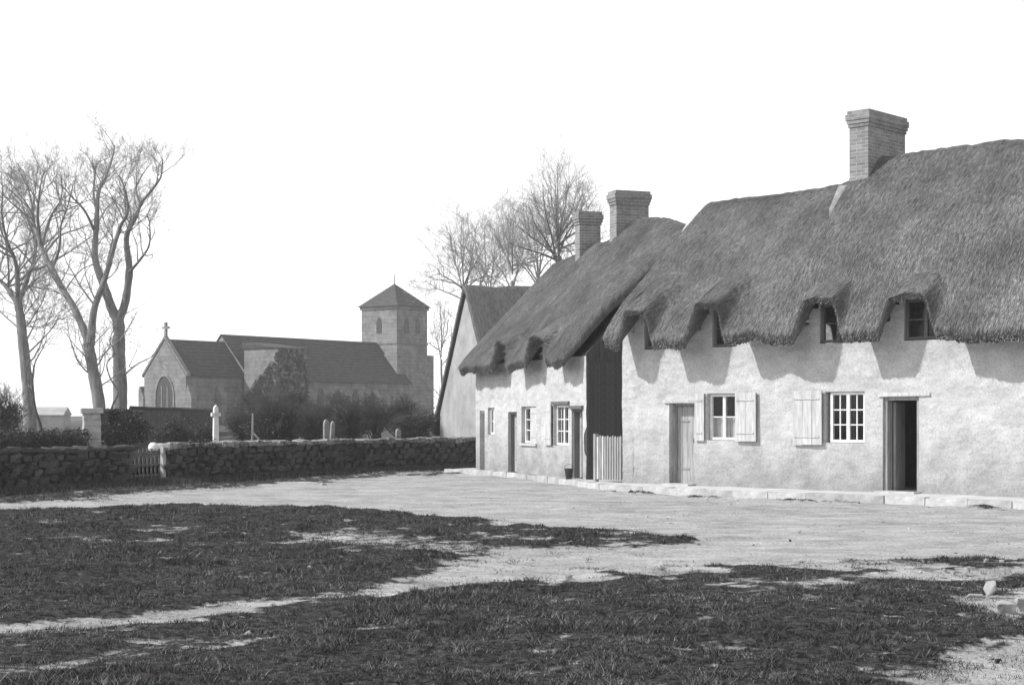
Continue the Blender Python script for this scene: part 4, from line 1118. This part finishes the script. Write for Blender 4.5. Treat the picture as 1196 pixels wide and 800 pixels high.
# far pale outbuilding beyond the trees
fo = at(20, 500, 118)
ob = empty('outbuilding', (fo[0], fo[1], 0.2), 0.12); tag(ob, 'low pale outbuilding far off behind the left trees', 'building')
MB().box(-6, 3.2, 0, 4, 0, 1.35).build('wall', M['pale_wall'], ob)
MB().prism_x([(-0.15, 1.35), (4.15, 1.35), (2, 1.95)], -6.1, 3.3).build('roof', M['pale_wall'], ob)
MB().box(0.6, 1.7, -0.03, 0, 0.1, 1.2).build('door', M['wood_grey'], ob)

# memorials
def memorial(px, top, base, depth, w, label, kind='headstone', lean=0.0):
    p = at(px, base, depth); z0 = yz(p[0], p[1]); zt = at(px, top, depth)[2]
    h = max(0.4, zt - z0)
    g = empty(kind, (p[0], p[1], z0 - 0.05), 0.5); tag(g, label, 'gravestone' if kind != 'memorial_cross' else 'cross')
    if kind == 'memorial_cross':
        MB().prism([(-0.085, 0), (0.085, 0), (0.06, h - 0.08), (0.0, h), (-0.06, h - 0.08)], -0.06, 0.06).build('shaft', M['white'], g)
        MB().box(-0.13, 0.13, -0.06, 0.06, h * 0.78, h * 0.78 + 0.10).build('arm', M['white'], g)
        MB().box(-0.28, 0.28, -0.2, 0.2, -0.1, 0.14).build('plinth', M['gravestone'], g)
    else:
        pts = [(-w / 2, 0), (w / 2, 0), (w / 2, h * 0.82)] + [(w / 2 * math.cos(t), h * 0.82 + h * 0.18 * math.sin(t)) for t in np.linspace(0.3, math.pi - 0.3, 7)] + [(-w / 2, h * 0.82)]
        MB().prism(pts, -0.06, 0.06).build('slab', M['gravestone'], g)
        MB().box(-w / 2 - 0.06, w / 2 + 0.06, -0.12, 0.12, -0.1, 0.10).build('plinth', M['gravestone'], g)
    g.rotation_euler = (0, lean, 0.5)
    return g
memorial(252, 471, 515, 46.3, 0.3, 'tall slender white memorial cross left of the churchyard shrubs', 'memorial_cross')
memorial(381, 488, 512, 52, 0.17, 'pale upright headstone right of the dark churchyard shrub')
memorial(387, 490, 512, 53, 0.12, 'narrow pale headstone close behind the upright headstone', lean=0.06)
memorial(465, 499, 512, 54, 0.16, 'small pale headstone near the rounded bush')
st_ = MB().tube([(0, 0, 0), (0.02, 0, 0.5), (-0.01, 0, 1.15)], [0.04, 0.035, 0.03], 7)
p_ = at(293, 512, 48); sto = st_.build('wooden_stake', M['wood_grey'], None, (p_[0], p_[1], yz(p_[0], p_[1]) - 0.05)); sto.rotation_euler = (0, 0.06, 0)
tag(sto, 'thin pale wooden stake standing against the dark shrub', 'stake')
st_ = MB().tube([(0, 0, 0), (0.3, 0, 0.33), (0.55, 0, 0.62)], [0.035, 0.03, 0.03], 7)
p_ = at(316, 514, 47.6); sto = st_.build('wooden_stake', M['wood_grey'], None, (p_[0], p_[1], yz(p_[0], p_[1]) + 0.0)); sto.rotation_euler = (0, 0, math.pi)
tag(sto, 'leaning pale stick at the foot of the dark shrub', 'stake')

# shrubs in front of the church
def shrub(px, base, top, halfw, depth, label, dens=1.0, leaf=True, seed=0, leaf_top=0.75, m='leaf'):
    random.seed(seed)
    p = at(px, base, depth); z0 = yz(p[0], p[1]) - 0.05
    H_ = at(px, top, depth)[2] - z0; W_ = halfw * depth / FPX
    g = empty('shrub', (p[0], p[1], z0)); tag(g, label, 'shrub', 'shrubs in the churchyard')
    bag = TubeBag(); tips = []
    for k in range(int(16 * dens) + 6):
        a = random.uniform(0, 2 * math.pi); r = random.random() ** 0.6
        tip = np.array([math.cos(a) * r * W_, math.sin(a) * r * W_ * 0.8, H_ * (0.55 + 0.45 * random.random()) * (1 - 0.35 * r * r)])
        mid = tip * [0.45, 0.45, 0.55] + rng.normal(size=3) * 0.08
        P = smooth_line([np.zeros(3) + rng.normal(size=3) * [0.1, 0.1, 0], mid, tip], 8)
        R = np.linspace(0.028, 0.007, 8); bag.add(P, R, 4); tips.append(P)
        grow(bag, P, R, 1, int(9 * dens) + 4, H_ * 0.38, 0.25, 1.0, maxlvl=2, start=0.2)
    bag.build('branches', M['stem'], g)
    if leaf:
        cen, rad = [], []
        for P in tips:
            for f in (3, 5, 7):
                if P[f][2] < H_ * leaf_top: cen.append(P[f] + rng.normal(size=3) * 0.1); rad.append(random.uniform(0.14, 0.30))
        leaf_cloud('foliage', cen, rad, int(2600 * dens), 0.035, M[m], g)
    return g
shrub(322, 512, 462, 28, 50, 'large dark evergreen shrub with a black centre, in front of the nave', 1.5, True, 1, 0.6)
shrub(362, 510, 460, 32, 56, 'loose twiggy shrub right of the large dark shrub', 1.2, True, 2, 0.3)
shrub(288, 512, 462, 24, 55, 'thin twiggy shrub left of the large dark shrub', 0.9, True, 3, 0.45)
shrub(408, 510, 462, 26, 54, 'dark low shrub right of the paired headstones', 1.1, True, 4, 0.7)
shrub(440, 508, 452, 34, 60, 'open leafless shrub below the church tower', 1.0, False, 5)
shrub(484, 510, 474, 27, 56, 'rounded greyish bush close to the gabled cottage', 1.2, True, 6, 1.0)
shrub(302, 511, 456, 26, 57, 'tangle of bare twigs in front of the chancel corner', 1.4, False, 21)
shrub(343, 511, 452, 30, 58, 'tall tangle of bare twigs behind the large dark shrub', 1.5, False, 22)
shrub(392, 511, 458, 28, 57, 'tangle of bare twigs behind the paired headstones', 1.4, False, 23)
shrub(470, 510, 460, 28, 61, 'tangle of bare twigs behind the rounded greyish bush', 1.3, False, 24)
shrub(205, 512, 490, 30, 48, 'low dark scrub between the small gate and the white cross', 1.0, True, 7, 1.0, 'ivy')
shrub(236, 512, 494, 16, 49, 'low dark scrub at the foot of the white cross', 0.8, True, 8, 1.0, 'ivy')
shrub(5, 505, 440, 16, 48, 'straggly bush at the far left edge', 0.7, True, 9, 0.6)
shrub(515, 508, 478, 14, 58, 'dark bush against the pale gable end', 0.8, True, 10, 1.0, 'ivy')

# ------------------------------------------------------------------ stones on the green
def rock(px, py, w, h, label, seed, mat_='rock', name='stone', group=None):
    p = on_ground(px, py); s = p[1] / FPX
    R = np.random.default_rng(seed)
    bm = bmesh.new()
    for q_ in R.uniform(-1, 1, (17, 3)):
        q_ = q_ / max(1.0, np.linalg.norm(q_) / 1.6) * [w * s / 2, w * s / 2 * 0.8, h * s * 0.62]
        bm.verts.new(tuple(q_ + [0, 0, h * s * 0.36]))
    hull = bmesh.ops.convex_hull(bm, input=bm.verts)
    bmesh.ops.delete(bm, geom=list({g for g in hull['geom_interior'] + hull['geom_unused'] if isinstance(g, bmesh.types.BMVert)}), context='VERTS')
    bmesh.ops.bevel(bm, geom=list(bm.edges), offset=w * s * 0.02, segments=1, affect='EDGES')
    me = bpy.data.meshes.new(name); bm.to_mesh(me); bm.free(); me.materials.append(M[mat_])
    z = GZ + 0.02 if py > 640 else GZ
    o = link(name, me, None, (p[0], p[1], z))
    o.rotation_euler = (0, 0, R.uniform(0, 3))
    return tag(o, label, 'stone', group)
rock(1157, 698, 18, 19, 'upright pale boulder on the green at the right edge', 1)
rock(1174, 719, 30, 20, 'broad pale block in front of the upright boulder', 2)
rock(1193, 716, 24, 22, 'pale block cut by the right edge of the picture', 3)
rock(1138, 701, 24, 5, 'flat pale slab left of the upright boulder', 4)
rock(1130, 672, 10, 9, 'small round pale stone behind the upright boulder', 5)
rock(1104, 667, 24, 5, 'long flat pale stone left of the small round stone', 6)
rock(1152, 660, 8, 7, 'little pale stone nearest the road at the right', 7)
rock(362, 669, 8, 8, 'small pale stone on the dark turf bank at the left', 8)
rock(665, 679, 9, 7, 'small pale stone on the edge of the trodden path', 9)
rock(685, 657, 8, 6, 'small pale pebble in the middle of the trodden path', 10)
rock(66, 701, 5, 5, 'tiny pale stone on the turf near the left edge', 11)
rock(797, 741, 8, 4, 'flat pale stone in the front turf', 12)
rock(1166, 777, 9, 5, 'dark stone on the bare patch at bottom right', 13, 'stone')
rock(923, 633, 4, 4, 'small dark stone alone on the road', 14, 'stone')
rock(378, 567, 10, 4, 'flat pale stone on the verge below the wall', 15)

for k in range(12):
    rock(1080 + random.uniform(0, 120), 652 + random.uniform(0, 26), random.uniform(4, 9), random.uniform(3, 6), 'small pale stone strewn with others like it near the road at the right edge', 40 + k, group='loose stones at the right edge')

# scattered pebbles nobody could count
n = 3200
px_ = rng.uniform(-10, 12, n); py_ = rng.uniform(8.5, 32, n)
br_ = bare_field(px_, py_); keep = br_ > rng.random(n) * 0.9
px_, py_ = px_[keep], py_[keep]; zz = ground_h(px_, py_, br_[keep]); n = len(px_)
r_ = rng.gamma(2.0, 0.005, n) + 0.004
oct_ = np.array([(1, 0, 0), (0, 1, 0), (-1, 0, 0), (0, -1, 0), (0, 0, 1), (0, 0, -1)], float)
V = oct_[None] * (r_[:, None, None] * rng.uniform(0.6, 1.3, (n, 1, 3)) * [1, 1, 0.6]) + np.stack([px_, py_, zz], 1)[:, None, :]
of = np.array([(0, 1, 4), (1, 2, 4), (2, 3, 4), (3, 0, 4), (1, 0, 5), (2, 1, 5), (3, 2, 5), (0, 3, 5)])
F = (of[None] + (np.arange(n) * 6)[:, None, None]).reshape(-1, 3)
M['pebble'] = mat('pebble', 0.07, 0.45, 3.0, 6, bump=0)
tag(mesh_np('pebbles', V.reshape(-1, 3), F, M['pebble']), 'small pale pebbles strewn over road and path', 'pebbles', kind='stuff')

# ------------------------------------------------------------------ grass blades on the turf
def grass(name, n, ylo, yhi, hlo, hhi, wid, label, seed):
    R = np.random.default_rng(seed)
    y = ylo * (yhi / ylo) ** R.random(n)                    # thins out with distance
    x = (R.random(n) * 2 - 1) * (y * 0.38 + 2.2)
    b = bare_field(x, y)
    cl = n2(x, y, 5.5, 61, 3) + 0.4 * n2(x, y, 1.2, 65, 2)
    keep = (1 - b) * (0.30 + 0.9 * sstep(-0.5, 0.8, cl)) > R.random(n) * 1.0
    x, y, b, cl = x[keep], y[keep], b[keep], cl[keep]; n = len(x)
    z = ground_h(x, y, b)
    h = R.uniform(hlo, hhi, n) * (0.5 + 1.3 * sstep(-0.3, 1.0, cl) ** 2) * (0.5 + 0.5 * (1 - b))
    a = R.random(n) * 2 * math.pi; w = wid * R.uniform(0.6, 1.4, n) * np.clip(y / 14, 0.8, 2.0)
    le = R.random(n) * 2 * math.pi; lm = R.uniform(0.4, 1.9, n) * h
    ca, sa = np.cos(a) * w, np.sin(a) * w
    A_ = np.stack([x - ca, y - sa, z - 0.01], 1); B_ = np.stack([x + ca, y + sa, z - 0.01], 1)
    C_ = np.stack([x + np.cos(le) * lm, y + np.sin(le) * lm, z + h], 1)
    V = np.stack([A_, B_, C_], 1).reshape(-1, 3)
    o = mesh_np(name, V, np.arange(len(V)).reshape(-1, 3), M['blade'])
    tone = 0.006 + 0.19 * (1 + 0.5 * (1 - sstep(14, 19, y))) * R.random(n) ** 2.6 * (0.5 + 0.8 * sstep(-0.8, 0.8, n2(x, y, 2.0, 71, 3)))
    at2 = o.data.attributes.new('tone', 'FLOAT', 'FACE'); at2.data.foreach_set('value', tone.astype(np.float32))
    return tag(o, label, 'grass', kind='stuff')
M['blade'] = tone_mat('turf_blades')
grass('grass', 1150000, 8.2, 38, 0.012, 0.042, 0.0040, 'short rough grass growing over the village green', 5)
# taller blades at the foot of the boundary wall and along the churchyard edge
n = 60000
t = rng.random(n) * (len(edge) - 1); i_ = np.minimum(t.astype(int), len(edge) - 2); f_ = (t - i_)[:, None]
E_ = np.array(edge); P2 = E_[i_] * (1 - f_) + E_[i_ + 1] * f_
dirs = E_[i_ + 1] - E_[i_]; dirs /= np.linalg.norm(dirs, axis=1, keepdims=True); nn_ = np.stack([dirs[:, 1], -dirs[:, 0]], 1)
off = np.where(rng.random(n) < 0.5, rng.gamma(1.6, 0.16, n) + 0.24, -0.3 - rng.gamma(1.5, 0.9, n))
P2 = P2 + nn_ * off[:, None]
z = np.where(off > 0, GZ + 0.02, yard_h(P2[:, 0], P2[:, 1]))
h = rng.uniform(0.05, 0.20, n); a = rng.random(n) * 6.283; w = 0.010
A_ = np.stack([P2[:, 0] - np.cos(a) * w, P2[:, 1] - np.sin(a) * w, z - 0.02], 1); B_ = np.stack([P2[:, 0] + np.cos(a) * w, P2[:, 1] + np.sin(a) * w, z - 0.02], 1)
C_ = np.stack([P2[:, 0] + rng.normal(0, 0.05, n), P2[:, 1] + rng.normal(0, 0.05, n), z + h], 1)
V = np.stack([A_, B_, C_], 1).reshape(-1, 3)
tag(mesh_np('wall_grass', V, np.arange(len(V)).reshape(-1, 3), M['grass']), 'longer grass at the foot of the boundary walls', 'grass', kind='stuff')

# ------------------------------------------------------------------ the thin spring haze
hz = MB().box(-260, 200, -30, 320, -1.4, 26).build('haze', None)
hm = bpy.data.materials.new('haze'); hm.use_nodes = True
hn = hm.node_tree.nodes; hn.clear()
ho = hn.new('ShaderNodeOutputMaterial'); hv = hn.new('ShaderNodeVolumePrincipled')
hv.inputs['Color'].default_value = (0.95, 0.95, 0.95, 1); hv.inputs['Density'].default_value = 0.0007; hv.inputs['Anisotropy'].default_value = 0.3
hm.node_tree.links.new(hv.outputs[0], ho.inputs['Volume'])
hz.data.materials.append(hm)
tag(hz, 'thin pale haze in the air', kind='stuff')
